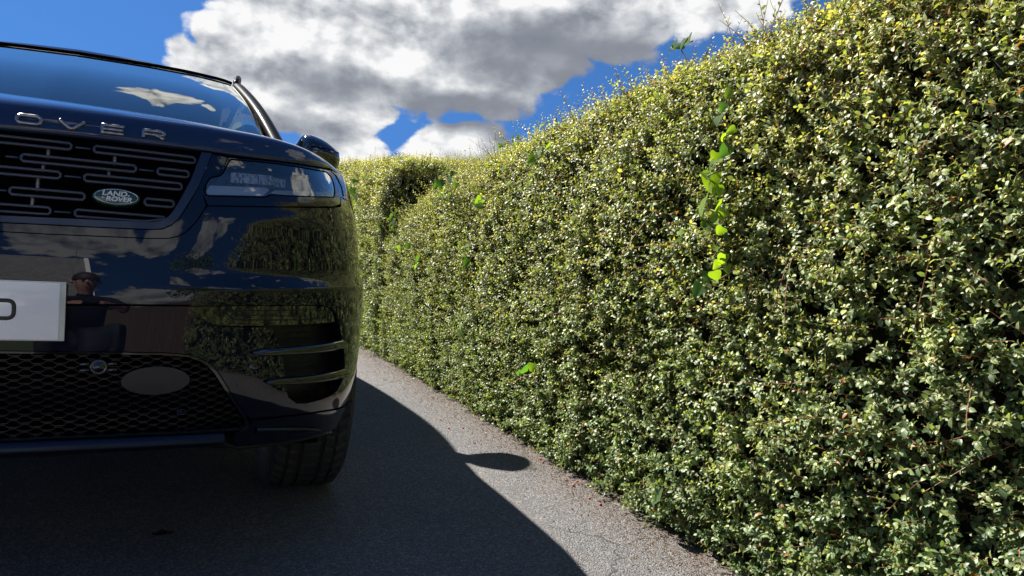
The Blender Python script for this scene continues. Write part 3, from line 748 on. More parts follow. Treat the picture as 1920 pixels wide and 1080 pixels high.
    for sg in (1, -1):
        hl = panel('headlight', lens, [], M['lens'], car, off=-.002, fl=.006, h=.008, side=sg)
        panel('headlight_surround', trim, [lens], M['paint'], car, off=-.001, fl=.012, h=.008, side=sg)
        big = [(s, z) for s, z in lens]
        panel('lamp_housing', big, [], M['lamp_in'], hl, off=-.040, fl=-.036, h=.02, side=sg)
        blk = ats([(437, 319), (518, 326), (517, 344), (436, 338)]); panel('lamp_module', [tuple(p) for p in rounded(blk, .003, 2)], [], M['crystal'], hl, off=-.012, fl=.02, h=.004, side=sg)
        blk = ats([(522, 327), (546, 330), (545, 346), (521, 344)]); panel('lamp_module', blk, [], M['crystal'], hl, off=-.020, fl=.016, h=.004, side=sg)
        blk = ats([(575, 333), (592, 336), (592, 350), (575, 348)]); panel('lamp_module', blk, [], M['crystal'], hl, off=-.022, fl=.014, h=.004, side=sg)
        blk = ats([(394, 346), (503, 350), (508, 354), (496, 365.5), (390, 363.5), (388, 358)]); panel('light_guide', [tuple(p) for p in rounded(blk, .003, 2)], [], M['lamp_bar'], hl, off=-.006, fl=.02, h=.008, side=sg)
        blk = ats([(518, 354.5), (622, 358.5), (624, 366.5), (540, 363.5), (510, 361)]); panel('light_guide', [tuple(p) for p in rounded(blk, .003, 2)], [], M['lamp_bar'], hl, off=-.008, fl=.02, h=.008, side=sg)
        P = np.array(resample(lens, .01, True)); b = MB(); P = P+(P.mean(0)-P)*.018; b.tube(SO(P[:, 0]*sg, P[:, 1], np.full(len(P), -.005)), .0011, 6, closed=True, upv=SN(P[:, 0]*sg, P[:, 1])); b.obj('lens_rim', M['post'], hl, sm=True); P = np.array(resample(lens, .01, True)); b = MB(); b.tube(SO(P[:, 0]*sg, P[:, 1], np.full(len(P), -.0022)), .0021, 6, closed=True, upv=SN(P[:, 0]*sg, P[:, 1])); b.obj('lens_gap', M['gapdark'], hl, sm=True)
        blk = ats([(438, 301), (520, 309), (590, 320), (592, 325), (520, 314), (437, 306)]); panel('eyebrow', blk, [], M['frame'], hl, off=-.014, fl=.01, h=.008, side=sg)
    # number plate --------------------------------------------------------
    z0, x0, y0 = .6015, .261, -.014
    b = MB(); b.box(-x0, x0, y0, y0+.006, z0-.056, z0+.056); pl = b.obj('number_plate', M['plate_edge'], car, bevel=.0015)
    b = MB(); b.box(-x0+.005, x0-.010, y0-.0012, y0-.0001, z0-.0535, z0+.0535); b.obj('plate_face', M['plate'], pl, bevel=.0005)
    b = MB()
    for zz in (-.030, .030):
        pass
    L = rounded([(.143, z0-.0165), (.185, z0-.0165), (.185, z0+.0165), (.143, z0+.0165)], .012, 6)
    P = np.stack([L[:, 0], np.full(len(L), y0-.0016), L[:, 1]], 1); P[:, 0] -= .006; P[:, 2] += .002
    b.tube(P, .0036, 6, closed=True, ry=.25, upv=(0, 1, 0)); b.obj('plate_letter', M['ink'], pl, sm=True)
    b = MB(); b.box(-.20, .20, y0+.006, .03, z0-.045, z0+.045); b.obj('plate_mount', M['black'], car)
build_front()

# bonnet -------------------------------------------------------------------
s_tip = low_edge[-1][0]
le = np.array(C0(low_edge)); le[:, 1] += .002
_a = le[:, 0]/s_tip
ztop_s = np.array([s_tip, s_tip+.12, s_tip+.35, s_tip+.75, s_tip+1.25]); ztop_z = np.array([le[-1, 1], .963, .985, 1.020, 1.058])
RC = np.array([(0, 0), (.004, .016), (.012, .036), (.024, .053), (.04, .062), (.08, .074), (.16, .092), (.4, .124), (.8, .160), (1.2, .196)])
def bonnet_pt(a, d):
    """a 0..1 across from the centre, d metres back from the leading edge"""
    s0 = a*s_tip; z0 = float(hermite(_a, le[:, 1], a)); P0 = S(s0, z0)
    so = s_tip+d*1.06; zo = float(hermite(ztop_s, ztop_z, so)); Po = S(so, zo); P1 = S(s_tip, le[-1, 1])
    x = P0[0]+(a**1.0)*(Po[0]-P1[0])
    rise_c = float(hermite(*RC.T, d)); rise_o = zo-le[-1, 1]
    e = max(0, (a-.55)/.45)**2.2
    yb = P0[1]+(Po[1]-P1[1])*(a**3)+d*(1-a**3)
    sag = .105*a**1.7*min(1, d/.35)*(1-e)
    return np.array([x, yb, z0+rise_c*(1-e)+rise_o*e-sag])
D_ = np.concatenate([[0, .002, .005, .009, .014, .020, .028, .038], np.linspace(.05, 1.14, 46)])
A_ = np.concatenate([np.linspace(0, .9, 46), np.linspace(.91, 1, 14)])
A_ = np.concatenate([-A_[:0:-1], A_])
G = np.array([[bonnet_pt(abs(a), d)*[1 if a >= 0 else -1, 1, 1] for d in D_] for a in A_])
inner = G[:, :1]+np.array([0, .02, -.003])
Gf = np.concatenate([inner, G], 1)
b = MB(); b.grid(Gf); bonnet = b.obj('bonnet', M['paint_top'], car, sm=True)
b = MB(); P = S(np.linspace(-s_tip, s_tip, 80), np.interp(abs(np.linspace(-s_tip, s_tip, 80)), le[:, 0], le[:, 1])-.006)+[0, .018, 0]
Q = P+[0, .10, .03]; b.grid(np.array([P-[0, 0, .02], P+[0, 0, .012], Q])); b.obj('bonnet_gap', M['gapdark'], car)

# raised wordmark along the bonnet's front edge
def on_bonnet(x, z):
    best = None
    m_ = G[len(A_)//2:, :9]
    d = (m_[..., 0]-abs(x))**2+(m_[..., 2]-z)**2; i, j = np.unravel_index(d.argmin(), d.shape)
    # bilinear refine in y
    xs = m_[:, :, 0]; i = int(np.abs(xs[:, j]-abs(x)).argmin())
    zc = m_[i, :, 2]; y = np.interp(z, zc, m_[i, :, 1]); return np.array([x, y, z])
strokes = {'O': [[(-.5, -.28), (-.5, .28), (-.32, .5), (.32, .5), (.5, .28), (.5, -.28), (.32, -.5), (-.32, -.5), (-.5, -.28)]],
           'V': [[(-.55, .5), (-.06, -.5), (.06, -.5), (.55, .5)]],
           'E': [[(.5, .5), (-.48, .5), (-.48, -.5), (.5, -.5)], [(-.48, 0), (.46, 0)]],
           'R': [[(-.48, -.5), (-.48, .5), (.35, .5), (.5, .36), (.5, .14), (.35, 0), (-.48, 0)], [(.08, 0), (.5, -.5)]],
           'A': [[(-.55, -.5), (-.06, .5), (.06, .5), (.55, -.5)], [(-.3, -.15), (.3, -.15)]],
           'N': [[(-.5, -.5), (-.5, .5), (.5, -.5), (.5, .5)]],
           'G': [[(.5, .36), (.34, .5), (-.34, .5), (-.5, .3), (-.5, -.3), (-.34, -.5), (.34, -.5), (.5, -.34), (.5, .02), (.06, .02)]]}
for word, xs in (('OVER', (.1735, .2455, .3180, .3925)), ('R', (.099,)), ('RANGE', (-.3925, -.3180, -.2455, -.1735, -.099))):
    for ch, x in zip(word, xs):
        b = MB()
        for st in strokes[ch]:
            P = resample(np.array(st), .12); Q = []
            zrow = .9665
            for u, w in P: 
                p = on_bonnet(x+u*.040, zrow+w*.0155); Q.append(p+np.array([0, -.0025, 0]))
            b.tube(np.array(Q), .0037, 8, upv=(0, 1, .3), ry=.85)
        b.obj('bonnet_letter', M['letter'], car, sm=True)

# wings, doors, rear ---------------------------------------------------------
def build_body():
    sy = s_of_y
    ztp = lambda s: float(hermite(ztop_s, ztop_z, s))-.004
    archp = lambda cy, r=.425, a0=-14, a1=194: [(sy(cy-r*math.cos(R(t))), .385+r*math.sin(R(t))) for t in np.linspace(a0, a1, 30)]
    for sg in (1, -1):
        gr = groove[-1]
        ax = archp(.905, .402)
        ax = [p for p in ax if p[1] > .34]
        fr = [(gr[0]+.078, gr[1]+.033), (1.123, gr[1]+.031), (1.138, .72)]
        arch_from = [p for p in ax if not (p[0] < sy(.905) and p[1] < .66)]
        sd = sy(1.52)
        tip = at(631, 329); 
        top = [(s, ztp(s)) for s in np.linspace(s_tip+.02, sd, 24)]
        outer = [(gr[0]+.052, gr[1]+.012+.05), (gr[0]+.060, gr[1]+.02)]+fr+arch_from+[(sd, .34)]+list(reversed(top))
        edge = ats([(622, 321.5), (631.5, 330), (641.5, 351), (645, 368)])
        outer = edge+[(gr[0]+.078, gr[1]+.033)]+fr[1:]+arch_from+[(sd, .34)]+list(reversed(top))
        panel('front_wing', outer, [], M['paint'], car, side=sg, h=.02, fl=.012)
        s1, s2, s3 = sy(2.58), sy(3.42), sy(4.25)
        zt = 1.055
        d1 = panel('front_door', [(sd+.005, .34), (s1-.004, .34), (s1-.004, zt), (sd+.005, zt)], [], M['paint'], car, side=sg, h=.05)
        ra = [p for p in archp(3.70, .43) if p[1] > .34]
        rr = [p for p in ra if p[0] < s2+.0]
        d2 = panel('rear_door', [(s1, .34), (ra[0][0]-.004, .34)]+[(p[0]-.004, p[1]) for p in ra if p[1] < .74 and p[0] < sy(3.6)]+[(s2, .78), (s2, zt), (s1, zt)], [], M['paint'], car, side=sg, h=.05)
        q = [p for p in ra if p[0] > s2 and p[1] > .75]+[p for p in ra if p[0] > sy(3.75) and p[1] <= .75]
        panel('rear_quarter', [(s2+.004, .80)]+q+[(s3, .34), (SMAX, .34), (SMAX, zt), (s2+.004, zt)], [], M['paint'], car, side=sg, h=.05)
        for d_, ya in ((d1, 2.42), (d2, 3.28)):
            L = np.linspace(sy(ya-.10), sy(ya+.06), 8); b = MB(); b.tube(SO(L*sg, np.full(8, .93), [0, .01, .016, .018, .018, .016, .01, 0]), .009, 8, ry=.6); b.obj('door_handle', M['paint'], d_, sm=True)
        b = MB()   # sills
        L = np.linspace(sy(1.24), sy(3.3), 20); b.grid(np.array([SO(L*sg, np.full(20, .345), np.full(20, .006)), SO(L*sg, np.full(20, .29), np.full(20, .0)), SO(L*sg, np.full(20, .24), np.full(20, -.05))])); b.obj('sill', M['black'], car, sm=True)
        # wheel-arch liner
        for cy in (.905, 3.70):
            b = MB(); Gd = []
            for x in (.925, .62):
                Gd.append([(x*sg, cy-(.437 if cy > 2 else .412)*math.cos(R(t)), .385+(.437 if cy > 2 else .412)*math.sin(R(t))) for t in np.linspace(-14, 194, 30)])
            Gd.append([(.60*sg, cy-.05*math.cos(R(t)), .385+.05*math.sin(R(t))) for t in np.linspace(-14, 194, 30)])
            b.grid(Gd); b.obj('arch_liner', M['gapdark'], car)
    b = MB(); b.box(-.80, .80, .35, 4.55, .24, .30); b.obj('underbody', M['gapdark'], car)
    # glasshouse curves
    hdrX = np.array([0, .311, .50, .618, .640]); hdrY = np.array([2.06, 2.10, 2.15, 2.20, 2.22]); hdrZ = np.array([1.518, 1.519, 1.517, 1.508, 1.500])
    cowX = np.array([0, .35, .60, .76, .80]); cowY = np.array([1.20, 1.23, 1.30, 1.42, 1.46]); cowZ = np.array([1.115, 1.11, 1.10, 1.085, 1.08])
    t = np.linspace(-1, 1, 41)
    def bot(u): x = abs(u)*.785; return np.array([x*np.sign(u), np.interp(x, cowX, cowY), np.interp(x, cowX, cowZ)])
    def topp(u): x = abs(u)*.615; return np.array([x*np.sign(u), float(hermite(hdrX, hdrY, x)), float(hermite(hdrX, hdrZ, x))])
    def scr(u, v): 
        p = bot(u)*(1-v)+topp(u)*v; bulge = .035*math.sin(math.pi*v); return p+np.array([0, -.55, .84])*bulge
    Gd = np.array([[scr(u, v) for v in np.linspace(0, .958, 16)] for u in t]); b = MB(); b.grid(Gd); ws = b.obj('windscreen', M['glass'], car, sm=True)
    # dark border round the screen
    b = MB()
    inn = np.array([0, 0.004, -.004])
    b.grid(np.array([[scr(u, v)+inn for v in (.955, .9999)] for u in t])); 
    for sg in (-1, 1): b.grid(np.array([[scr(u*sg, v)+inn for v in np.linspace(0, 1, 16)] for u in (.965, 1.0)]))
    b.grid(np.array([[scr(u, v)+inn for v in (-.02, .05)] for u in t])); b.obj('screen_border', M['gapdark'], ws, sm=True)
    b = MB(); b.tube(np.array([topp(u)+np.array([0, -.006, .003]) for u in t]), .0075, 8); b.obj('header_seal', M['gapdark'], ws, sm=True)
    # roof
    roof_edge = np.array([(2.22, .640, 1.500), (2.5, .668, 1.560), (2.9, .682, 1.600), (3.4, .676, 1.595), (3.9, .65, 1.560), (4.25, .61, 1.512)])
    zc = np.array([(2.06, 1.522), (2.075, 1.538), (2.12, 1.548), (2.3, 1.575), (2.6, 1.618), (3.0, 1.650), (3.5, 1.645), (4.0, 1.60), (4.3, 1.535)])
    Gd = []
    for u in np.linspace(-1, 1, 41):
        row = []; a = abs(u)
        for v in np.concatenate([[0, .01, .03, .06], np.linspace(.1, 1, 16)]):
            y0 = float(hermite(hdrX, hdrY, a*.64)); ye = 4.25+.05*(1-a*a); y = y0+(ye-y0)*v
            yc = 2.06+(4.3-2.06)*v; xe = float(hermite(roof_edge[:, 0], roof_edge[:, 1], 2.22+(4.25-2.22)*v)); ze = float(hermite(roof_edge[:, 0], roof_edge[:, 2], 2.22+(4.25-2.22)*v))
            z_c = float(hermite(*zc.T, yc)); k = a**2.6
            row.append(((xe*u), y, z_c*(1-k)+ze*k))
        Gd.append(row)
    b = MB(); b.grid(Gd); b.obj('roof', M['paint_top'], car, sm=True)
    # side glass, pillars, rails
    belt = np.array([(1.40, .835, 1.060), (1.7, .89, 1.065), (2.2, .912, 1.075), (2.8, .915, 1.085), (3.4, .89, 1.10), (3.9, .84, 1.125), (4.25, .80, 1.15)])
    def roofside(y):
        if y < 2.22: k = (y-1.40)/(2.22-1.40); return np.array([.800+(.648-.800)*k, y, 1.085+(1.500-1.085)*k+.03*math.sin(math.pi*k)])
        return np.array([float(hermite(roof_edge[:, 0], roof_edge[:, 1], y))+.008, y, float(hermite(roof_edge[:, 0], roof_edge[:, 2], y))-.006])
    beltp = lambda y: np.array([float(hermite(belt[:, 0], belt[:, 1], y)), y, float(hermite(belt[:, 0], belt[:, 2], y))])
    for sg in (1, -1):
        f = np.array([sg, 1, 1])
        for nm, y0, y1 in (('side_window', 1.66, 2.50), ('side_window', 2.58, 3.36), ('side_window', 3.42, 3.95)):
            Gd = [[(beltp(y)*(1-v)+roofside(y)*v+np.array([.024*math.sin(math.pi*v), 0, 0]))*f for v in np.linspace(0.02, .94, 8)] for y in np.linspace(y0, y1, 14)]
            b = MB(); b.grid(Gd); b.obj(nm, M['sideglass'], car, sm=True)
        b = MB()   # black pillars and frames
        for y0, y1 in ((1.40, 1.66), (2.50, 2.58), (3.36, 3.42)):
            b.grid([[(beltp(y)*(1-v)+roofside(y)*v+np.array([.024*math.sin(math.pi*v)+.001, 0, 0]))*f for v in np.linspace(0.0, 1, 8)] for y in np.linspace(y0, y1, 4)])
        b.grid([[(beltp(y)*(1-v)+roofside(y)*v+np.array([.002, 0, 0]))*f for v in (.93, 1.0)] for y in np.linspace(1.5, 4.2, 30)])
        b.grid([[(beltp(y)+np.array([dx, 0, dz]))*f for dx, dz in ((.001, .012), (.006, 0), (.004, -.012))] for y in np.linspace(1.42, 4.2, 30)])
        b.obj('window_frame', M['gloss_black'], car, sm=True)
        # A pillar: painted strip with a black gutter beside the screen
        Y = np.linspace(1.40, 2.24, 16); P = np.array([roofside(y)+np.array([-.006, -.012, .006]) for y in Y])
        b = MB(); b.tube(P*f, .027, 10, ry=.7); b.obj('windscreen_pillar', M['pillar'], car, sm=True)
        P2 = P+np.array([-.020, -.012, -.002]); b = MB(); b.tube(P2*f, .006, 8); b.obj('pillar_seal', M['gapdark'], car, sm=True)
        # side roof strip and rail
        Y = np.linspace(2.22, 4.25, 20); P = np.array([roofside(y)+np.array([-.002, 0, .004]) for y in Y]); b = MB(); b.tube(P*f, .016, 10, ry=.8); b.obj('cant_rail', M['pillar'], car, sm=True)
        Y = np.linspace(2.25, 3.95, 26); hgt = np.minimum(1, np.minimum((Y-2.25)/.20, (3.95-Y)/.07)); P = np.array([roofside(y)+np.array([-.018, 0, .010+.034*max(0, h_)**.5]) for y, h_ in zip(Y, hgt)])
        b = MB(); b.tube(P*f, np.interp(Y, [2.25, 2.38, 2.6], [.010, .018, .014]), 10, ry=1.1); 
        for y in (2.36, 2.85, 3.4, 3.88): q = roofside(y)*f; b.box(q[0]-.018*sg-.010, q[0]-.018*sg+.010, y-.03, y+.03, q[2]-.0, q[2]+.040)
        b.obj('roof_rail', M['pillar'], car, sm=True)
        # scuttle corner between bonnet, wing and pillar
        b = MB(); b.grid([[(.60*sg, 1.30, 1.08), (.70*sg, 1.36, 1.075), (.80*sg, 1.40, 1.06), (.86*sg, 1.44, 1.05)], [(.60*sg, 1.5, 1.09), (.70*sg, 1.5, 1.085), (.82*sg, 1.52, 1.075), (.87*sg, 1.55, 1.06)]]); b.obj('scuttle', M['gloss_black'], car)
    b = MB(); b.grid(np.array([[scr(u, -.02)+np.array([0, dy, dz]) for dy, dz in ((-.14, -.04), (0, 0), (.03, -.02))] for u in t])); b.obj('cowl', M['black'], car)
    # tail: rear screen and tailgate closing the body
    L = [(-.60, 4.27, 1.50), (.60, 4.27, 1.50), (.80, 4.60, 1.10), (-.80, 4.60, 1.10)]
    b = MB(); b.grid(np.array([[(x, 4.29+(.0-.06)*abs(x)/.6, 1.53-.045*(x/.6)**2) for x in np.linspace(-.6, .6, 12)], [(x*1.3, 4.62-.05*abs(x)/.6, 1.10) for x in np.linspace(-.6, .6, 12)]])); b.obj('rear_screen', M['sideglass'], car, sm=True)
    b = MB(); s_ = np.linspace(s_of_y(4.2), SMAX, 20); 
    for sg in (1, -1):
        b.grid(np.array([SO(s_*sg, np.full(20, 1.05), np.zeros(20)), SO(s_*sg, np.full(20, 1.10), np.zeros(20)), S(s_*sg, np.full(20, 1.10))*[.9, 1, 1]-[0, .15, -.02]]))
    b.obj('tailgate', M['paint_top'], car, sm=True)
    for sg in (1, -1):
        b = MB(); s_ = np.linspace(s_of_y(4.3), s_of_y(4.3)+.45, 12); b.grid(np.array([SO(s_*sg, np.full(12, z), np.full(12, o)) for z, o in ((.92, .002), (.925, .012), (.985, .012), (.99, .002))])); b.obj('tail_lamp', M['berry'], car, sm=True)
    # interior --------------------------------------------------------------
    b = MB(); b.grid([[(x, y, z-.015*(abs(x)/.7)**2) for x in np.linspace(-.72, .72, 9)] for y, z in ((1.30, 1.05), (1.45, 1.075), (1.62, 1.055), (1.72, .98), (1.74, .80))]); b.box(-.12, .30, 1.60, 1.63, 1.02, 1.13); b.obj('dashboard', M['interior'], car, sm=False)
    b = MB(); b.box(-.78, .78, 1.3, 4.3, .33, .42); b.box(-.82, -.79, 1.4, 4.2, .4, 1.0); b.box(.79, .82, 1.4, 4.2, .4, 1.0); b.obj('cabin_floor', M['interior'], car)
    b = MB(); b.grid([[(x, y, z-.05*(abs(x)/.6)**3) for x in np.linspace(-.60, .60, 9)] for y, z in ((2.12, 1.500), (2.4, 1.53), (3.0, 1.56), (3.9, 1.52))]); b.obj('headliner', M['liner'], car, sm=True)
    for x, y in ((.37, 2.45), (-.37, 2.45), (.37, 3.35), (-.37, 3.35)):
        b = MB(); b.box(x-.24, x+.24, y-.32, y+.20, .55, .72); b.box(x-.22, x+.22, y+.18, y+.32, .65, 1.20, Matrix.Translation((0, .0, 0)))
        st = b.obj('seat', M['seat'], car, bevel=.04, seg=3)
        b = MB(); b.box(x-.12, x+.12, y+.24, y+.34, 1.24, 1.41); b.obj('headrest', M['seat'], st, bevel=.035, seg=3)
    b = MB(); C_ = np.array([-.37, 1.95, 1.0]); b.tube([C_+np.array([.18*math.cos(q), .06*math.sin(q), .17*math.sin(q)]) for q in np.linspace(0, 2*math.pi, 32, endpoint=False)], .014, 8, closed=True); b.tube([C_, C_+[0, -.2, -.06]], .05, 10); b.tube([C_-[.17, 0, 0], C_+[.17, 0, 0]], .018, 8); b.obj('steering_wheel', M['interior'], car, sm=True)
    b = MB(); b.box(-.07, .07, 2.06, 2.16, 1.44, 1.490); b.box(-.125, .125, 2.07, 2.10, 1.365, 1.435); rm = b.obj('rear_view_mirror', M['interior'], car, bevel=.018, seg=3)
    for x in (-.37, .37):
        b = MB(); b.box(x-.20, x+.20, 2.13, 2.30, 1.472, 1.487, Matrix.Translation((0, 0, 0))); b.obj('sun_visor', M['liner'], car, bevel=.006)
build_body()

def door_mirror(sg):
    # egg-shaped shell, flat at the back, hung on a short foot
    out = [(560, 262), (567, 253.5), (579, 251.5), (592, 255), (604, 260), (615, 266.5), (624, 273), (632, 280), (637, 287), (638, 298), (636, 308), (632, 317), (626, 323), (612, 324), (598, 323), (575, 319), (553, 308), (544, 292), (549, 278), (556, 268)]
    Yp = 1.93; P = []
    for q in out:
        d = px_dir(*q); k = (Yp-CAM[1])/d[1]; P.append(CAM+d*k)
    P = resample(np.array(P), .012, True); c = P.mean(0); G_ = []
    for f_, dy in ((.02, -.100), (.22, -.098), (.42, -.090), (.6, -.078), (.76, -.060), (.88, -.040), (.96, -.018), (1.0, .005), (1.0, .05), (.96, .062), (.93, .060)):
        L = c+(P-c)*f_; L[:, 1] = Yp+dy+(L[:, 0]-c[0])*.10*(1 if dy < 0 else .3); G_.append(L)
    G_ = np.array(G_); G_ = np.concatenate([G_, G_[:, :1]], 1); G_[..., 0] *= sg
    b = MB(); b.grid(G_); dm = b.obj('door_mirror', M['gloss_black'], car, sm=True)
    L = G_[-1]; b = MB(); b.add(list(L[:-1]-[0, .003, 0]), [tuple(range(len(L)-1))]); b.obj('mirror_glass', M['chrome'], dm)
    b = MB(); a = c.copy(); P = np.array([(.85, Yp+.03, 1.05), (.89, Yp+.03, 1.06), (P[:, 0].min()+.03, Yp+.02, c[2]-.03)]); P[:, 0] *= sg; b.tube(P, [.060, .050, .055], 10, ry=.7); b.obj('mirror_foot', M['gloss_black'], dm, sm=True)
    # groove across the shell
    i = G_.shape[0]; L = []
    for t_ in np.linspace(0, 1, 14):
        q = (582+54*t_, 275+12*t_+2*math.sin(math.pi*t_)*-1); d = px_dir(*q); k = (Yp-.085-CAM[1])/d[1]; p = CAM+d*k
        r_ = np.linalg.norm((p-c)[[0, 2]])/ .16; p[1] = Yp-.100+.06*max(0, (abs(p[0]-c[0])/.13))**3; p[0] *= sg; L.append(p)
    b = MB(); b.tube(L, .0022, 6); b.obj('mirror_groove', M['gapdark'], dm, sm=True)
for sg in (1, -1): door_mirror(sg)

def make_wheel():
    cx, r0, w = 0.0, .385, .262
    root = None
    prof = [(-.110, .255), (-.124, .275), (-.131, .31), (-.130, .345), (-.124, .366), (-.112, .378)]
    tread = []
    xs = [-.108, -.080, -.079, -.070, -.069, -.040, -.039, -.028, -.027, .027, .028, .039, .040, .069, .070, .079, .080, .108]
    rr_ = [.381, .384, .376, .376, .385, .3855, .3765, .3765, .386, .386, .3765, .3765, .3855, .385, .376, .376, .384, .381]
    full = prof+list(zip(xs, rr_))+[(-a, b_) for a, b_ in reversed(prof)]
    n = 216; b = MB(); V = []
    for i in range(n):
        t = 2*math.pi*i/n; row = []
        for j, (x, r_) in enumerate(full):
            sh = 3*math.sin(abs(x)*26)/216*2*math.pi  # blocks sweep round
            q = r_
            if abs(x) > .041 and r_ > .379 and i % 4 == 0: q -= .0062
            elif abs(x) < .028 and r_ > .38 and i % 4 == 2: q -= .003
            tt = t+sh
            y, z = q*math.cos(tt), q*math.sin(tt)
            z = max(z, -.3795+.006*max(0, abs(x)-.10)/.03)
            row.append((x*.86, y, z))
        V.append(row)
    b.grid(V, closed_u=True); return b, full
def wheels():
    b, _ = make_wheel(); src = None
    for (x, y) in ((.812, .835), (-.812, .835), (.81, 3.70), (-.81, 3.70)):
        if src is None:
            w = bpy.data.objects.new('wheel', None); COL.objects.link(w); w.parent = car
            ty = b.obj('tyre', M['rubber'], None); ty.parent = w; ty.location = (0, 0, 0)
            m_ = MB(); V = []
            for i in range(48):
                t = 2*math.pi*i/48; V.append([(q, r_*math.cos(t), r_*math.sin(t)) for q, r_ in ((-.108, .262), (-.06, .24), (.06, .24), (.108, .262), (.118, .262), (.118, .250), (.09, .238), (.085, .05), (.10, .0))])
            m_.grid(V, closed_u=True)
            ri = m_.obj('rim', M['gloss_black'], None, sm=True); ri.parent = w
            m_ = MB()
            for k in range(10):
                t = 2*math.pi*k/10; X = Matrix.Rotation(t, 4, 'X'); m_.box(.088, .116, -.018, .018, .04, .25, X)
            sp = m_.obj('spokes', M['rim'], None, bevel=.006); sp.parent = w; src = (w, ty, ri, sp)
            kids = src
        else:
            w = src[0].copy(); COL.objects.link(w)
            for o in src[1:]: c = o.copy(); COL.objects.link(c); c.parent = w
        w.location = (x, y-2.4, .3795)
        if x < 0: w.rotation_euler = (0, 0, math.pi)
wheels()

# ------------------------------------------------------------------ ground
def build_ground():
    b = MB(); b.add([(-400, -400, -.02), (400, -400, -.02), (400, 400, -.02), (-400, 400, -.02)], [(0, 1, 2, 3)])
    tag(b.obj('ground', M['grass']), kind='structure')
    b = MB(); b.grid(np.array([[(x, y, 0.0) for x in np.linspace(-7.5, 2.6, 12)] for y in np.linspace(-9, 16, 30)]))
    b2 = b.obj('driveway', M['asphalt']); tag(b2, kind='structure')
build_ground()

# ------------------------------------------------------------------ hedges
def wobble(P, seed, scale, octs=3):
    """cheap smooth noise in [-1, 1] from summed sines"""
    rg = np.random.default_rng(seed); v = np.zeros(len(P)); amp = 1.0; tot = 0
    for o in range(octs):
        acc = np.zeros(len(P))
        for k in range(7):
            d = rg.normal(size=3); d /= np.linalg.norm(d); ph = rg.uniform(0, 6.28); f = rg.uniform(.7, 1.4)*2*math.pi/scale*(2**o)
            acc += np.sin(P @ d*f+ph+1.3*np.sin(P @ rg.normal(size=3)*f*.4))
        v += amp*acc/3.0; tot += amp; amp *= .55
    return np.clip(v/tot, -1.3, 1.3)

class Hedge:
    """closed cross-section (x offset, height 0..1 of H) swept along y"""
    def __init__(s, sec, y0, y1, H, X=lambda y: y*0, seed=1):
        s.sec = np.array(sec, float); s.y0, s.y1, s.H, s.X, s.seed = y0, y1, H, X, seed
        s.L = np.concatenate([[0], np.cumsum(np.hypot(*np.diff(s.sec, axis=0).T))])
    def raw(s, y, l):
        p = hermite(s.L, s.sec, l); H = s.H(y)
        return np.stack([p[..., 0]+s.X(y), y, p[..., 1]*H], -1)
    def pt(s, y, l, amp=1.0):
        P = s.raw(y, l); n = s.nrm(y, l)
        w = wobble(P.reshape(-1, 3), s.seed, .55, 3).reshape(P.shape[:-1])*.026*amp
        lo = np.clip(P[..., 2]/.25, 0, 1)
        return P+n*(w*lo)[..., None], n
    def nrm(s, y, l):
        e = .01; a = s.raw(y, np.clip(l+e, 0, s.L[-1]))-s.raw(y, np.clip(l-e, 0, s.L[-1])); b = s.raw(y+e, l)-s.raw(y-e, l)
        n = np.cross(a, b); n /= np.linalg.norm(n, axis=-1, keepdims=True)+1e-9
        return n

def unit(v): return v/(np.linalg.norm(v, axis=-1, keepdims=True)+1e-12)

LEAF_HI = (np.array([(0, 0, 0), (.34, -.5, .06), (.34, 0, 0), (.34, .5, .06), (.74, -.40, -.02), (.74, 0, -.08), (.74, .40, -.02), (1, 0, -.22)]),
           np.array([(0, 1, 2), (0, 2, 3), (4, 7, 5), (5, 7, 6)]), np.array([(1, 4, 5, 2), (2, 5, 6, 3)]))
LEAF_LO = (np.array([(0, 0, 0), (.42, -.5, .05), (1, 0, -.15), (.42, .5, .05)]), np.array([(0, 1, 2), (0, 2, 3)]), np.zeros((0, 4), int))
def leaves_mesh(name, P, D, Nn, length, width, colr, hi=True):
    V0, T, Q = LEAF_HI if hi else LEAF_LO
    U = unit(D); B = unit(np.cross(Nn, U)); W_ = np.cross(U, B)
    V = P[:, None]+U[:, None]*(V0[:, 0]*length[:, None])[..., None]+B[:, None]*(V0[:, 1]*width[:, None])[..., None]+W_[:, None]*(V0[:, 2]*length[:, None])[..., None]
    k = len(V0); off = (np.arange(len(P))*k)[:, None, None]
    me = mesh_np(name, V.reshape(-1, 3), (T[None]+off).reshape(-1, 3), (Q[None]+off).reshape(-1, 4) if len(Q) else None)
    at_ = me.color_attributes.new('tint', 'FLOAT_COLOR', 'POINT')
    c = np.ones((len(P), k, 4), np.float32); c[..., :3] = colr[:, None]
    at_.data.foreach_set('color', c.ravel()); return me

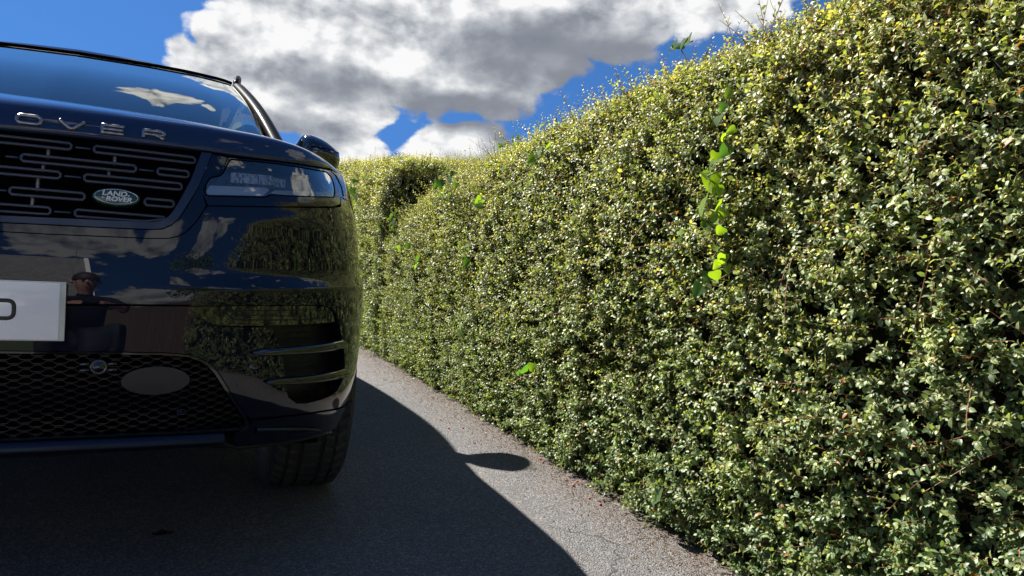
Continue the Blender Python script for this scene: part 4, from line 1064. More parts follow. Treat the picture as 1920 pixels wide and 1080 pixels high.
def shoots(P, D, L, K, rg, leaf, up=(0, 0, .35), tipgreen=1.0, bright=1.0):
    """leafy shoots from points P along D with length L; returns leaf arrays and twig polylines"""
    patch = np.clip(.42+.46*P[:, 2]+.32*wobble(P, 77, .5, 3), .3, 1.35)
    n = len(P); t = (np.arange(K)[None]+rg.uniform(.2, .8, (n, K)))/K; t = .12+t*.88
    bend = unit(rg.normal(size=(n, 3))+np.array(up))*(L*rg.uniform(.12, .42, n))[:, None]
    pos = P[:, None]+D[:, None]*(t*L[:, None])[..., None]+bend[:, None]*(t**2)[..., None]
    tan = unit(D[:, None]*L[:, None, None]+2*bend[:, None]*t[..., None])
    ph = np.arange(K)[None]*2.4+rg.uniform(0, 6.28, (n, 1)); ph = ph+rg.normal(0, .35, (n, K))
    a = unit(np.cross(tan, np.array([.13, .21, 1.]))); b_ = np.cross(tan, a)
    rad = a*np.cos(ph)[..., None]+b_*np.sin(ph)[..., None]
    ld = unit(tan*rg.uniform(.35, .9, (n, K, 1))+rad)
    nn = unit(np.cross(np.cross(ld, unit(tan*.8+np.array([-.25, 0, .45])+SUNV*.9)), ld)+rg.normal(0, .28, (n, K, 3)))
    size = leaf*rg.uniform(.72, 1.25, (n, K))*(1.0-.50*np.clip((t-.72)/.28, 0, 1))*rg.uniform(.85, 1.15, (n, 1))
    # colour: old dark leaves low on the shoot, yellow green at the tip
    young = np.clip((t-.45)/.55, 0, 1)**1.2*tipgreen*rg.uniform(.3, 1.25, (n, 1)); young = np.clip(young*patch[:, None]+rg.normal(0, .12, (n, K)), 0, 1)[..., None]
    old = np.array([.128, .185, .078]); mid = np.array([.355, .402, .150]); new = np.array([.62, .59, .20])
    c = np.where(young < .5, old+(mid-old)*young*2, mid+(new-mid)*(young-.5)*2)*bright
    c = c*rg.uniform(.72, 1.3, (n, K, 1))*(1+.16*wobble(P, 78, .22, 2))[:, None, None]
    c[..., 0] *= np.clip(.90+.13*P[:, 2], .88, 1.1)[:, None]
    odd = rg.uniform(size=(n, K, 1)) < .012; c = np.where(odd, np.array([.28, .12, .03]), c)
    tw = np.stack([P[:, None]+D[:, None]*(q*L[:, None])[..., None]+bend[:, None]*q**2 for q in (0, .35, .7, 1.0)], 2)[:, 0]
    return pos.reshape(-1, 3), ld.reshape(-1, 3), nn.reshape(-1, 3), size.ravel(), c.reshape(-1, 3), tw

def twig_mesh(name, tw, r):
    """tw: (n, 4, 3) polylines -> three-sided tapering tubes"""
    n, m_, _ = tw.shape; T = unit(np.gradient(tw, axis=1)); a = unit(np.cross(T, np.array([.1, .3, 1.]))); b_ = np.cross(T, a)
    rr = (r[:, None]*np.array([1, .85, .65, .35])[None])[..., None]
    rings = np.stack([tw+(a*math.cos(q)+b_*math.sin(q))*rr for q in (0, 2.094, 4.189)], 2)   # n, 4, 3, 3
    V = rings.reshape(-1, 3); F = []
    for i in range(m_-1):
        for k in range(3): F.append((i*3+k, i*3+(k+1) % 3, (i+1)*3+(k+1) % 3, (i+1)*3+k))
    F = (np.array(F)[None]+(np.arange(n)*m_*3)[:, None, None]).reshape(-1, 4)
    return mesh_np(name, V, None, F)

def grow(h, zones, label, cat, seed, group=None, ends=()):
    rg = np.random.default_rng(seed)
    root = empty('hedge', (float(h.sec[:, 0].mean()+h.X(np.array([(h.y0+h.y1)/2]))[0]), (h.y0+h.y1)/2, 0), label, cat, group)
    # dark inner mass of old wood
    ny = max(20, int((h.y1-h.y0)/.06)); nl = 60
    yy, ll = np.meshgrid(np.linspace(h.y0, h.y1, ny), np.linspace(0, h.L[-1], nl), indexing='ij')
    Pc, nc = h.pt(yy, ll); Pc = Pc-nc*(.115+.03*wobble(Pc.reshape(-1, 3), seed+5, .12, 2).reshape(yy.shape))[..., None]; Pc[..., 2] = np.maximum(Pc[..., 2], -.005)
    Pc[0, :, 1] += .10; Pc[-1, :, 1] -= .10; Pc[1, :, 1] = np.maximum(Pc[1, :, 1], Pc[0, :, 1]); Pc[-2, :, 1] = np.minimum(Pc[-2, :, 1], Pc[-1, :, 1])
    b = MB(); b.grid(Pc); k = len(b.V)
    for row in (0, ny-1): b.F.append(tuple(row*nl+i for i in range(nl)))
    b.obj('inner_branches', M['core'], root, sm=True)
    for hi in (True, False):
        acc = [[], [], [], [], [], []]; tws = []; tr = []
        for z in zones:
            if z.get('hi', True) != hi: continue
            y0, y1, l0, l1 = z['y'][0], z['y'][1], z['l'][0], z['l'][1]
            area = (y1-y0)*(l1-l0)*1.0; n = int(area*z['dens'])
            y = rg.uniform(y0, y1, n); l = rg.uniform(l0, l1, n)
            P, nn = h.pt(y, l)
            # thin patches let the dark inside show
            gap = wobble(P, seed+9, z.get('gs', .16), 3); keep = rg.uniform(size=n) < np.clip(1.0-(gap-.22)*1.3, .25, 1.0); P, nn, gap = P[keep], nn[keep], gap[keep]
            n = len(P)
            dep = rg.uniform(.018, .066, n)+np.clip(gap, 0, 1)*.05
            along = np.zeros((n, 3)); along[:, 1] = rg.choice([-1, 1], n, p=[.70, .30])*rg.uniform(.3, 1.3, n)
            upw = np.array([0, 0, 1.])*rg.normal(.20, .30, n)[:, None]
            D = unit(nn*rg.uniform(.25, 1.1, n)[:, None]+along*.75+upw+rg.normal(0, .22, (n, 3)))
            P = P-nn*dep[:, None]
            L = z['len']*rg.uniform(.55, 1.5, n)
            P[:, 2] = np.maximum(P[:, 2], .012)
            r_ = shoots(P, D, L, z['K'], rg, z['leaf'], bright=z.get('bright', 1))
            for A, v in zip(acc, r_[:5]): A.append(v)
            tws.append(r_[5]); tr.append(np.full(n, z.get('tw', .0013)))
        for e in ends:                                   # end faces: vertical planes facing -y or +y
            if e.get('hi', True) != hi: continue
            n = int(e['n']); l = rg.uniform(0, 1, n); m_ = rg.uniform(0, 1, n)
            x = e['x'][0]+(e['x'][1]-e['x'][0])*l; z_ = m_*e['z']; P = np.stack([x, np.full(n, e['y']), z_], 1)
            k = P[:, 2] < e['top'](x); P = P[k]; n = len(P); nn = np.tile([0, e['s'], 0.], (n, 1)); P = P+nn*(wobble(P, seed+3, .4)*.05)[:, None]
            D = unit(nn*rg.uniform(.3, 1.1, n)[:, None]+rg.normal(0, .5, (n, 3))+[0, 0, .25]); P = P-nn*rg.uniform(.0, .09, n)[:, None]
            r_ = shoots(P, D, e['len']*rg.uniform(.6, 1.4, n), e['K'], rg, e['leaf'])
            for A, v in zip(acc, r_[:5]): A.append(v)
            tws.append(r_[5]); tr.append(np.full(n, .0011))
        if hi and h.strays is not None:                              # long whippy shoots standing up out of the top
            ys, ls, Ls = h.strays; n = len(ys); P, nn = h.pt(ys, ls); P = P-nn*.03
            D = unit(np.stack([rg.normal(-.1, .28, n), rg.normal(-.05, .38, n), np.full(n, 1.)], 1))
            r_ = shoots(P, D, Ls, 13, rg, .0115, tipgreen=.9)
            for A, v in zip(acc, r_[:5]): A.append(v)
            tws.append(r_[5]); tr.append(np.full(n, .0016))
        if not acc[0]: continue
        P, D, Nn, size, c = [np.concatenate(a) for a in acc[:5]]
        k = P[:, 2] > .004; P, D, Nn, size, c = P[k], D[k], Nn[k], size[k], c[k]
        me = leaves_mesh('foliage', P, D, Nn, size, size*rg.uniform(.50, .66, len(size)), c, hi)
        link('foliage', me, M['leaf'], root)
        tw = np.concatenate(tws); tr = np.concatenate(tr); me = twig_mesh('twigs', tw, tr); link('twigs', me, M['twig'], root)
    return root

SEC = [(1.765, 0), (1.745, .06), (1.735, .25), (1.735, .50), (1.752, .72), (1.79, .86), (1.86, .945), (1.96, .985), (2.12, 1.0), (2.40, 1.0), (2.58, .96), (2.70, .80), (2.74, .5), (2.76, 0)]
Hn_y = np.array([-6, -1.9, -1.3, -.8, -.06, .4, 1.1, 1.64, 2.36, 2.72, 3.1, 3.38, 3.8]); Hn_z = np.array([1.20, 1.22, 1.48, 1.52, 1.445, 1.415, 1.365, 1.335, 1.285, 1.24, 1.16, 1.09, 1.00])
near = Hedge(SEC, -3.3, 3.62, lambda y: hermite(Hn_y, Hn_z, y), seed=11)
rgs = np.random.default_rng(5)
ns = 230
near.strays = (rgs.uniform(-1.0, 3.4, ns), near.L[7]+rgs.uniform(-.10, .26, ns), .05+.11*rgs.uniform(0, 1, ns)**1.8)
Lf = near.L[8]
grow(near, [dict(y=(-1.15, .5), l=(0, Lf+.25), dens=4700, len=.068, K=12, leaf=.0158),
            dict(y=(.5, 1.7), l=(0, Lf+.25), dens=4600, len=.068, K=12, leaf=.0155),
            dict(y=(1.7, 3.62), l=(0, Lf+.25), dens=4600, len=.064, K=12, leaf=.0152, hi=False),
            dict(y=(-1.15, 1.2), l=(.25, Lf), dens=260, len=.150, K=15, leaf=.0140, tw=.0014),
            dict(y=(1.2, 3.5), l=(.25, Lf), dens=200, len=.150, K=15, leaf=.0140, tw=.0014, hi=False),
            dict(y=(-3.3, -1.15), l=(0, Lf+.15), dens=520, len=.11, K=11, leaf=.024, hi=False),
            dict(y=(-3.3, 3.62), l=(Lf+.2, near.L[-1]), dens=260, len=.12, K=10, leaf=.026, hi=False)],
     'near clipped small leaved evergreen hedge filling the right side of the drive', 'hedge', 21,
     ends=[dict(n=1500, x=(1.76, 2.7), y=3.62, z=1.08, s=1, top=lambda x: 1.05+0*x, len=.09, K=10, leaf=.02, hi=False)])
SEC2 = [(1.76, 0), (1.74, .06), (1.72, .3), (1.72, .55), (1.735, .80), (1.77, .92), (1.86, .98), (2.0, 1.0), (2.5, 1.01), (3.0, 1.0), (3.15, .95), (3.22, .8), (3.25, .4), (3.27, 0)]
far = Hedge(SEC2, 3.74, 14, lambda y: np.interp(y, [3.7, 4.2, 5, 6, 14], [1.42, 1.47, 1.53, 1.60, 1.75]), X=lambda y: -.10*np.clip((y-4.6)/1.6, 0, 1)**1.5, seed=31)
ns = 90; far.strays = (rgs.uniform(3.8, 7.5, ns), far.L[6]+rgs.uniform(-.05, .35, ns), .04+.12*rgs.uniform(0, 1, ns)**2)
grow(far, [dict(y=(3.74, 6.2), l=(0, far.L[8]+.2), dens=2300, len=.09, K=11, leaf=.019, hi=False),
           dict(y=(6.2, 14), l=(0, far.L[8]), dens=330, len=.13, K=10, leaf=.030, hi=False),
           dict(y=(3.74, 14), l=(far.L[8], far.L[-1]), dens=150, len=.14, K=9, leaf=.032, hi=False)],
     'taller clipped hedge further along with a dark shaded end face beyond the near hedge', 'hedge', 41,
     ends=[dict(n=3600, x=(1.74, 3.25), y=3.74, z=1.46, s=-1, top=lambda x: 1.40+.03*np.clip((x-1.8)/.2, 0, 1), len=.09, K=11, leaf=.0175, hi=False)])

# ------------------------------------------------------------------ climbing weeds in the hedge
VL = np.array([(0, 0, 0), (-.24, -.33, .04), (.04, -.56, .05), (.30, -.46, .05), (.60, -.28, .01), (1, 0, -.14), (.60, .28, .01), (.30, .46, .05), (.04, .56, .05), (-.24, .33, .04), (.28, 0, -.04), (.62, 0, -.07)])
VF = [(0, 2, 1), (0, 9, 8), (0, 10, 3, 2), (10, 11, 4, 3), (11, 5, 4), (0, 8, 7, 10), (10, 7, 6, 11), (11, 6, 5)]
def on_hedge(px, py, out=.03, top=False):
    d = px_dir(px, py)
    for X0 in ((1.72,) if not top else (1.80, 1.9, 2.0)):
        k = (X0-CAM[0])/d[0]; P = CAM+d*k
    return P-np.array([out, 0, 0])
def weed(name, spots, label, seed, young=.5, top=False, x0=None, stem=True, yc=(.15, .26, .04), sc=.85, back=.3, out=.035):
    rg = np.random.default_rng(seed)
    pts = []
    for (px, py, s) in spots:
        P = on_hedge(px, py, out+rg.uniform(-.01, .015), top)
        if x0: d = px_dir(px, py); P = CAM+d*((x0-CAM[0])/d[0])
        pts.append((P, 1.05*sc*s*np.linalg.norm(P-CAM)/FPX))
    root = empty(name, tuple(pts[-1][0]), label, 'climbing weed', 'broad leaved weeds climbing through the hedge')
    V = []; F = []; colr = []
    for P, s in pts:
        U = unit(np.array([rg.normal(-.25, .3), rg.normal(-.1, .5), rg.normal(-.75, .35)])); Nn = unit((np.array([-.45, -.85, .25]) if rg.uniform() < back else np.array([-.8, .35, .5]))+rg.normal(0, .22, 3))
        B = unit(np.cross(Nn, U)); W_ = np.cross(U, B); k = len(V); w = rg.uniform(.75, .98)
        for a, b_, c in VL: V.append(P+U*(a-.4)*s+B*b_*s*w+W_*c*s*rg.uniform(.6, 1.6))
        F += [tuple(i+k for i in f) for f in VF]
        y = rg.uniform() < young; c = np.array(yc) if y else np.array([.055, .14, .035]); colr += [c*rg.uniform(.8, 1.2)]*len(VL)
    me = bpy.data.meshes.new('leaves'); me.from_pydata([tuple(v) for v in V], [], F); me.update(); smooth(me)
    a_ = me.color_attributes.new('tint', 'FLOAT_COLOR', 'POINT'); c = np.ones((len(V), 4)); c[:, :3] = colr; a_.data.foreach_set('color', c.ravel())
    lv = link('leaves', me, M['vine'], root)
    sm_ = lv.modifiers.new('s', 'SUBSURF'); sm_.levels = 1; sm_.render_levels = 1
    if stem and len(pts) > 1:
        o = sorted(pts, key=lambda q: -q[0][2]); P = np.array([q[0]+rg.normal(0, .006, 3)+[.012, 0, 0] for q in o])
        t = np.arange(len(P)); tt = np.linspace(0, len(P)-1, len(P)*5); P = hermite(t.astype(float), P, tt)
        b = MB(); b.tube(P, .0020, 5); b.obj('stem', M['vstem'], root, sm=True)
    return root
weed('bindweed', [(1390, 262, 26), (1376, 318, 34), (1370, 372, 44), (1366, 336, 30), (1386, 408, 30), (1350, 410, 32), (1372, 352, 36), (1364, 440, 26), (1386, 306, 26), (1382, 478, 24), (1366, 522, 28), (1390, 208, 22), (1398, 183, 26), (1385, 232, 30), (1402, 250, 24), (1392, 290, 36), (1368, 300, 30), (1398, 318, 26), (1362, 345, 46), (1380, 362, 34), (1356, 392, 52), (1374, 408, 58), (1360, 425, 44), (1388, 392, 30), (1392, 438, 30), (1400, 450, 26), (1376, 468, 24),
     (1385, 490, 30), (1372, 500, 24), (1352, 545, 46), (1378, 520, 30), (1394, 508, 22)], 'tallest bright green bindweed trailing down the middle of the near hedge face', 1, .68, yc=(.20, .31, .028), sc=.78, back=.65, out=.055)
weed('bindweed', [(1295, 437, 24), (1290, 452, 16)], 'small pale green weed leaf alone left of the tallest bindweed', 2, 1, stem=False)
weed('bindweed', [(928, 370, 20), (908, 378, 22), (900, 392, 20), (915, 388, 18), (908, 404, 20), (888, 462, 22), (893, 474, 18), (884, 494, 20), (903, 380, 16)], 'bright bindweed strand hanging at mid height where the near hedge starts to recede', 3, .75)
weed('bindweed', [(880, 612, 20), (879, 626, 22)], 'lone bright leaf low on the hedge beside the car front', 4, 1)
weed('bindweed', [(762, 468, 16), (778, 462, 15), (793, 488, 17), (768, 492, 16), (800, 452, 14), (812, 440, 14), (790, 500, 14), (806, 470, 14), (770, 440, 13)], 'scattered bright weed leaves low at the far end of the near hedge', 5, .6)
weed('ivy', [(834, 330, 20), (848, 322, 20), (838, 346, 22), (856, 338, 20), (866, 328, 18), (845, 360, 20), (830, 352, 16), (852, 372, 16), (838, 368, 14), (826, 340, 15), (862, 350, 15)], 'glossy ivy clump on the top far corner of the near hedge', 6, .25, top=False)
weed('bindweed', [(1030, 288, 24), (1046, 279, 22), (1014, 303, 26), (1022, 296, 18)], 'slanting bright weed shoot below the near hedge crest', 7, 1)
weed('bindweed', [(956, 318, 18), (953, 330, 16), (958, 341, 12)], 'small yellow green leaf pair left of the slanting weed shoot', 8, 1)
weed('bramble', [(1266, 86, 22), (1280, 82, 26), (1256, 90, 18), (1290, 76, 30), (1286, 122, 34), (1284, 137, 22), (1274, 88, 18)], 'leafy sprig standing against the sky on the near hedge crest', 9, .35, x0=1.93)
weed('ivy', [(943, 266, 20), (938, 276, 16), (962, 262, 20), (972, 258, 16), (968, 276, 18), (980, 290, 15)], 'dark ivy leaves on the crest where the near hedge meets the clouds', 10, .1, x0=1.95)
weed('bindweed', [(1012, 240, 16), (1020, 232, 14), (1100, 222, 17), (1088, 240, 15), (1016, 252, 12)], 'yellow green weed leaves just under the crest left of the leafy sprig', 11, .8, x0=1.90)
weed('ivy', [(655, 348, 16), (662, 360, 17), (668, 372, 17), (660, 384, 14), (676, 364, 14), (668, 390, 14), (672, 403, 13), (664, 340, 12)], 'dark ivy patch on the far hedge just above the car wing', 12, .25, x0=1.66)
weed('ivy', [(733, 404, 15), (738, 418, 15), (728, 412, 14), (742, 396, 12), (735, 428, 12)], 'ivy at the foot of the dark end face of the far hedge', 13, .2, x0=1.72)
weed('bindweed', [(1002, 694, 26), (1012, 690, 20), (990, 700, 14)], 'pale upturned leaf low on the hedge above the mirror shadow', 14, .4)
weed('bindweed', [(1446, 140, 24), (1440, 130, 16)], 'single yellow green leaf high on the near hedge right of the sprig', 15, 1, x0=1.84)
weed('dock', [(1243, 935, 46)], 'broad dark leaf at the foot of the near hedge', 16, 0, stem=False, back=0, out=.02)

# ------------------------------------------------------------------ fallen berries, litter
def gpt(px, py):
    d = px_dir(px, py); k = -CAM[2]/d[2]; return CAM+d*k
first = None; rgb_ = np.random.default_rng(3)
spots = [(826, 788), (841, 804), (868, 804), (890, 832), (902, 834), (1018, 868), (1021, 853), (1075, 912), (1082, 905), (1029, 833), (1022, 839), (1105, 936), (1062, 902), (1013, 862), (1126, 948), (1040, 878)]
for (x, y) in spots:
    p = gpt(x, y)
    if first is None:
        V = []; F = []
        for i in range(7):
            for j in range(10):
                t, f = math.pi*i/6, 2*math.pi*j/10; r_ = .0042*(1+.14*math.sin(3*f+2*t)); V.append((r_*math.sin(t)*math.cos(f)*1.25, r_*math.sin(t)*math.sin(f), .0036+.0036*math.cos(t)))
        F = [(i*10+j, i*10+(j+1) % 10, (i+1)*10+(j+1) % 10, (i+1)*10+j) for i in range(6) for j in range(10)]
        o = obj('fallen_berry', V, F, M['berry'], sm=True); first = o
    else:
        o = first.copy(); COL.objects.link(o)
    o.location = (p[0], p[1], .0); o.rotation_euler = (0, 0, rgb_.uniform(0, 6)); q = rgb_.uniform(.7, 1.25); o.scale = (q, q, q)
    tag(o, 'small red berry fallen on the asphalt at the foot of the hedge', 'berry', 'fallen red berries by the hedge')
p = gpt(305, 1005); V = []; F = []
for i in range(9):
    for j in range(5):
        u, v = i/8-.5, j/4-.5; w = math.sqrt(max(0, .26-u*u))*1.6; V.append((u*.050, v*w*.022, .004+.010*abs(v)*w+.004*math.sin(9*u+4*v)+.003))
F = [(i*5+j, (i+1)*5+j, (i+1)*5+j+1, i*5+j+1) for i in range(8) for j in range(4)]
dl = obj('dead_leaf', V, F, M['dead'], sm=True); dl.location = (p[0], p[1], 0); dl.rotation_euler = (0, 0, .15)
tag(dl, 'curled dark dead leaf lying in the shadow in front of the car', 'leaf')
# litter along the foot of the hedge: nobody could count it
rg = np.random.default_rng(8); n = 9500
y = rg.uniform(-1.6, 4.2, n); x = 1.78-np.abs(rg.normal(0, .085, n))-.05*rg.uniform(0, 1, n)**4*4; P = np.stack([x, y, rg.uniform(.001, .006, n)], 1)
D = unit(np.stack([rg.normal(size=n), rg.normal(size=n), rg.normal(0, .15, n)], 1)); Nn = unit(np.stack([rg.normal(0, .3, n), rg.normal(0, .3, n), np.ones(n)], 1))
pal = np.array([(.10, .055, .03), (.16, .10, .05), (.06, .04, .03), (.20, .15, .10), (.07, .08, .025), (.22, .05, .03)]); c = pal[rg.choice(6, n, p=[.3, .2, .22, .12, .12, .04])]
sz_ = rg.uniform(.003, .010, n)
me = leaves_mesh('leaf_litter', P, D, Nn, sz_, sz_*.55, c, False); lt = link('leaf_litter', me, M['leaf']); tag(lt, 'brown scraps of leaf and twig along the foot of the hedge', 'leaf litter', kind='stuff')

# ------------------------------------------------------------------ what stands behind the camera and shows in the paintwork
def make_tree(x, y, H, r, label, seed, n=9000, leaf=.06):
    rg = np.random.default_rng(seed); root = empty('tree', (x, y, 0), label, 'tree')
    b = MB(); base = np.array([x, y, 0.]); top = np.array([x+.1, y, H*.62]); b.tube([base, base+[.02, 0, H*.25], top], [H*.035, H*.026, H*.012], 9)
    cs = []
    for k in range(22):
        a = rg.uniform(0, 6.28); z_ = rg.uniform(.30, .92)*H; rr = r*math.sqrt(max(.05, 1-((z_/H-.58)/.44)**2))*rg.uniform(.45, .82); c = np.array([x+rr*math.cos(a), y+rr*math.sin(a), z_]); cs.append((c, r*rg.uniform(.26, .44)))
        st = base+[0, 0, rg.uniform(.2, .5)*H]; b.tube([st, (st+c)/2+rg.normal(0, .05*r, 3), c], [H*.012, H*.008, H*.003], 6)
    b.obj('trunk', M['bark'], root, sm=True)
    per = n//len(cs); P = []; 
    for c, q in cs: d = unit(rg.normal(size=(per, 3))); P.append(c+d*(q*rg.uniform(.45, 1.05, per)[:, None])*[1, 1, .8])
    P = np.concatenate(P); n = len(P); D = unit(rg.normal(size=(n, 3))); Nn = unit(rg.normal(size=(n, 3))+[0, 0, .6]); c = np.array([.05, .085, .022])*rg.uniform(.6, 1.6, (n, 1))
    s = leaf*rg.uniform(.6, 1.4, n); me = leaves_mesh('crown', P, D, Nn, s, s*.6, c, False); link('crown', me, M['leaf'], root); return root
make_tree(4.0, -7.0, 3.7, 1.6, 'round leafy tree mirrored in the bumper behind the low fence', 51, 13000, .085)
make_tree(6.5, -44, 4.2, 3.0, 'distant bushy tree mirrored small under the clouds in the bumper', 52, 2600, .35)
make_tree(1.8, -40, 3.8, 2.6, 'distant low tree mirrored right of the house in the bumper', 53, 2600, .35)
fn = empty('board_fence', (1.8, -6.5, 0), 'low fence of upright wooden boards mirrored in the bumper', 'fence')
rg = np.random.default_rng(4)
for k in range(78):
    y = -3.45-k*.115; b = MB(); hgt = .92+rg.normal(0, .008); x = 1.82+rg.normal(0, .004); b.box(x, x+.018, y-.05, y+.05, .03, hgt); b.V = [tuple(v) for v in b.V]; b.obj('fence_board', M['wood'], fn)
b = MB(); b.box(1.842, 1.88, -12.4, -3.4, .25, .33); b.obj('rail', M['wood'], fn); b = MB(); b.box(1.842, 1.88, -12.4, -3.4, .70, .78); b.obj('rail', M['wood'], fn)
for k in range(5):
    b = MB(); y = -3.5-k*2.2; b.box(1.885, 1.97, y-.045, y+.045, 0, .98); b.obj('fence_post', M['wood'], fn)
hs = empty('bungalow', (-5, -18, 0), 'bungalow with grey tiled roof and white verge mirrored above the number plate', 'house')
x0, x1, y0, y1 = -13.0, 1.20, -21.5, -14.4
b = MB(); b.add([(x0, y0, 0), (x1, y0, 0), (x1, y1, 0), (x0, y1, 0), (x0, y0, 2.75), (x1, y0, 2.75), (x1, y1, 2.75), (x0, y1, 2.75), (x0, -17.95, 6.6), (x1, -17.95, 6.6)], [(0, 1, 5, 4), (1, 2, 6, 9, 5), (2, 3, 7, 6), (3, 0, 4, 8, 7)]); b.obj('wall', M['wall'], hs)
b = MB()
for ya, yb in ((-14.0, -17.95), (-21.9, -17.95)): b.add([(x0-.3, ya, 2.60), (x1+.25, ya, 2.60), (x1+.25, yb, 7.0), (x0-.3, yb, 7.0), (x0-.3, ya, 2.45), (x1+.25, ya, 2.45), (x1+.25, yb, 6.85), (x0-.3, yb, 6.85)], [(0, 1, 2, 3), (4, 5, 6, 7), (0, 1, 5, 4), (1, 2, 6, 5), (2, 3, 7, 6), (3, 0, 4, 7)])
b.obj('roof', M['tiles'], hs)
b = MB()
for ya, yb in ((-13.95, -17.95), (-21.95, -17.95)): b.add([(x1+.25, ya, 2.45), (x1+.45, ya, 2.45), (x1+.45, yb, 6.95), (x1+.25, yb, 6.95), (x1+.25, ya, 2.72), (x1+.45, ya, 2.72), (x1+.45, yb, 7.12), (x1+.25, yb, 7.12)], [(0, 1, 2, 3), (4, 5, 6, 7), (0, 1, 5, 4), (1, 2, 6, 5), (2, 3, 7, 6), (3, 0, 4, 7)])
b.obj('verge_board', M['white'], hs)
for k, x in enumerate((-1.2, -4.6, -9.6)):
    b = MB(); b.box(x-.8, x+.8, y1+.005, y1+.06, .95, 2.2); w = b.obj('window', M['white'], hs); b = MB(); b.box(x-.7, x-.04, y1+.062, y1+.075, 1.05, 2.1); b.box(x+.04, x+.7, y1+.062, y1+.075, 1.05, 2.1); b.obj('pane', M['winglass'], w)
b = MB(); b.box(-7.5, -6.6, y1+.005, y1+.07, .05, 2.15); dr = b.obj('door', M['white'], hs); b = MB(); b.box(-6.75, -6.70, y1+.072, y1+.11, 1.0, 1.12); b.obj('handle', M['chrome'], dr)
b = MB(); b.tube([(1.1, -17.6, 6.9), (1.1, -17.6, 8.6)], .02, 6); b.tube([(.8, -17.6, 8.5), (1.4, -17.6, 8.5)], .012, 5); b.obj('aerial', M['post'], hs)

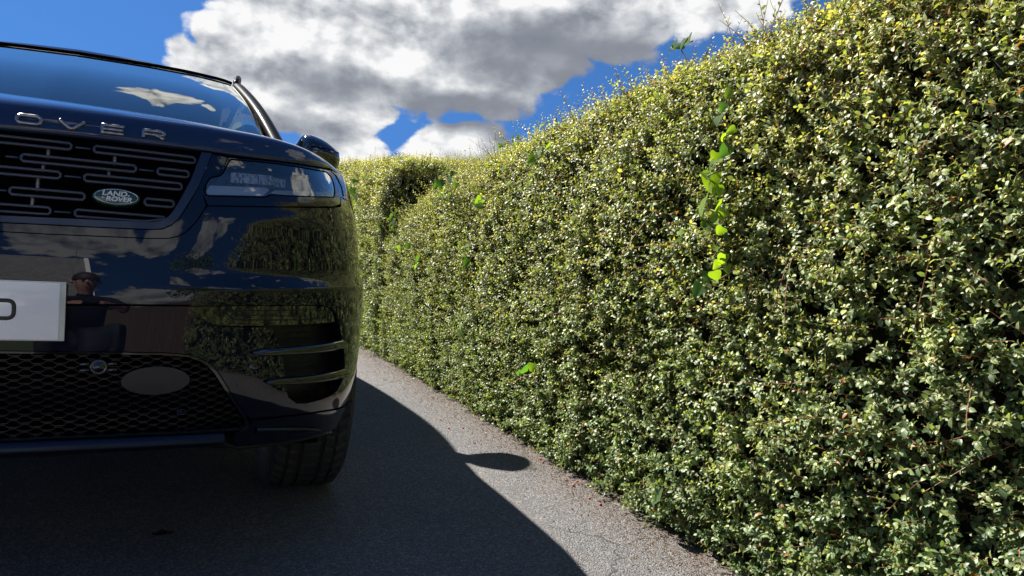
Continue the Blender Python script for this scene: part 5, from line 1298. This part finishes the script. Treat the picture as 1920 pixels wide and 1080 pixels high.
# the photographer, crouching, phone held level in both hands
def person():
    V = []; E = []; Rd = []; idx = {}
    def v(n, p, r, par=None):
        idx[n] = len(V); V.append(p); Rd.append(r)
        if par: E.append((idx[par], idx[n]))
    cx = .45
    v('pel', (cx, -2.42, .40), .145); v('sp', (cx, -2.36, .58), .135, 'pel'); v('ch', (cx, -2.26, .78), .150, 'sp'); v('nb', (cx, -2.20, .92), .075, 'ch'); v('nk', (cx, -2.17, .98), .052, 'nb')
    v('hd0', (cx, -2.14, 1.05), .075, 'nk'); v('hd1', (cx, -2.13, 1.12), .092, 'hd0'); v('hd2', (cx, -2.13, 1.18), .078, 'hd1')
    for s, n in ((-1, 'l'), (1, 'r')):
        v(n+'sh', (cx+s*.185, -2.20, .86), .068, 'ch'); v(n+'el', (cx+s*.27, -2.00, .66), .047, n+'sh'); v(n+'fa', (cx+s*.20, -1.87, .70), .040, n+'el'); v(n+'wr', (cx+s*.115, -1.745, .735), .026, n+'fa')
        v(n+'pa', (cx+s*.092, -1.700, .745), .029, n+'wr')
        v(n+'hp', (cx+s*.12, -2.38, .38), .105, 'pel'); v(n+'kn', (cx+s*.25, -2.02, .50), .068, n+'hp'); v(n+'cf', (cx+s*.22, -2.17, .28), .060, n+'kn'); v(n+'an', (cx+s*.20, -2.28, .09), .040, n+'cf'); v(n+'ft', (cx+s*.22, -2.13, .045), .042, n+'an'); v(n+'to', (cx+s*.23, -2.03, .035), .032, n+'ft')
        for k, (dz, ln) in enumerate(((.020, .052), (.007, .060), (-.007, .056), (-.020, .044))):
            q = (cx+s*.085, -1.688, .747+dz)
            v(f'{n}f{k}a', q, .0095, n+'pa'); v(f'{n}f{k}b', (q[0]-s*.012, -1.674+.003*k, q[2]), .0085, f'{n}f{k}a'); v(f'{n}f{k}c', (q[0]-s*(.012+ln*.45), -1.668, q[2]-.001), .0075, f'{n}f{k}b')
        v(n+'t0', (cx+s*.080, -1.712, .768), .011, n+'pa'); v(n+'t1', (cx+s*.058, -1.704, .770), .0095, n+'t0'); v(n+'t2', (cx+s*.038, -1.694, .764), .008, n+'t1')
    me = bpy.data.meshes.new('person'); me.from_pydata(V, E, []); o = bpy.data.objects.new('person', me); COL.objects.link(o)
    sk = o.modifiers.new('skin', 'SKIN'); sk.use_smooth_shade = True
    for i, r_ in enumerate(Rd): me.skin_vertices[0].data[i].radius = (r_, r_)
    me.skin_vertices[0].data[0].use_root = True
    ss_ = o.modifiers.new('sub', 'SUBSURF'); ss_.levels = 1; ss_.render_levels = 1
    bpy.context.view_layer.update()
    m2 = bpy.data.meshes.new_from_object(o.evaluated_get(bpy.context.evaluated_depsgraph_get())); bpy.data.objects.remove(o)
    m2.name = 'person'; smooth(m2); m2.materials.clear()
    for k in ('skin', 'cloth', 'jeans', 'gloss_black'): m2.materials.append(M[k])
    for f in m2.polygons:
        c = f.center; arm = c.y > -2.10 and c.z > .60 and not (c.z > .97)
        if c.z > .965 or (arm and c.y > -1.93): f.material_index = 0
        elif c.z < .085: f.material_index = 3
        elif c.z < .47 or (c.y > -2.15 and c.z < .585): f.material_index = 2
        else: f.material_index = 1
    p = bpy.data.objects.new('person', m2); COL.objects.link(p)
    tag(p, 'person crouching in dark clothes holding up a phone in both hands, mirrored in the bumper', 'person')
    b = MB()
    for k in range(12):
        t = math.pi*k/11; pass
    rgp = np.random.default_rng(2); G_ = []
    for i in range(8):
        th = i/7*1.75; G_.append([(cx+.098*math.sin(th)*math.cos(f), -2.145+.108*math.sin(th)*math.sin(f), 1.155+.095*math.cos(th)) for f in np.linspace(0, 2*math.pi, 20)])
    b.grid(G_); hr = b.obj('hair', M['hair'], None, sm=True); hr.parent = p
    for s in (-1, 1):
        b = MB(); b.tube([(cx+s*.033, -2.050, 1.125), (cx+s*.033, -2.040, 1.125)], [.012, .006], 8); o_ = b.obj('eye', M['ink'], None, sm=True); o_.parent = p
        b = MB(); b.tube([(cx+s*.090, -2.14, 1.095), (cx+s*.101, -2.145, 1.115), (cx+s*.096, -2.15, 1.14)], [.010, .014, .010], 8); o_ = b.obj('ear', M['skin'], None, sm=True); o_.parent = p
    b = MB(); b.tube([(cx, -2.052, 1.125), (cx, -2.030, 1.092), (cx, -2.05, 1.085)], [.007, .013, .008], 8); o_ = b.obj('nose', M['skin'], None, sm=True); o_.parent = p
    b = MB(); b.tube([(cx-.022, -2.058, 1.060), (cx, -2.050, 1.058), (cx+.022, -2.058, 1.060)], [.003, .006, .003], 8); o_ = b.obj('mouth', M['berry'], None, sm=True); o_.parent = p
    b = MB(); b.box(cx-.076, cx+.074, -1.686, -1.678, .712, .784); ph = b.obj('phone', M['gloss_black'], None, bevel=.003)
    tag(ph, 'dark phone held level by the crouching person', 'phone')
    b = MB(); b.box(cx+.03, cx+.065, -1.6775, -1.675, .742, .778); o_ = b.obj('camera_bump', M['gloss_black'], None, bevel=.001); o_.parent = ph
person()
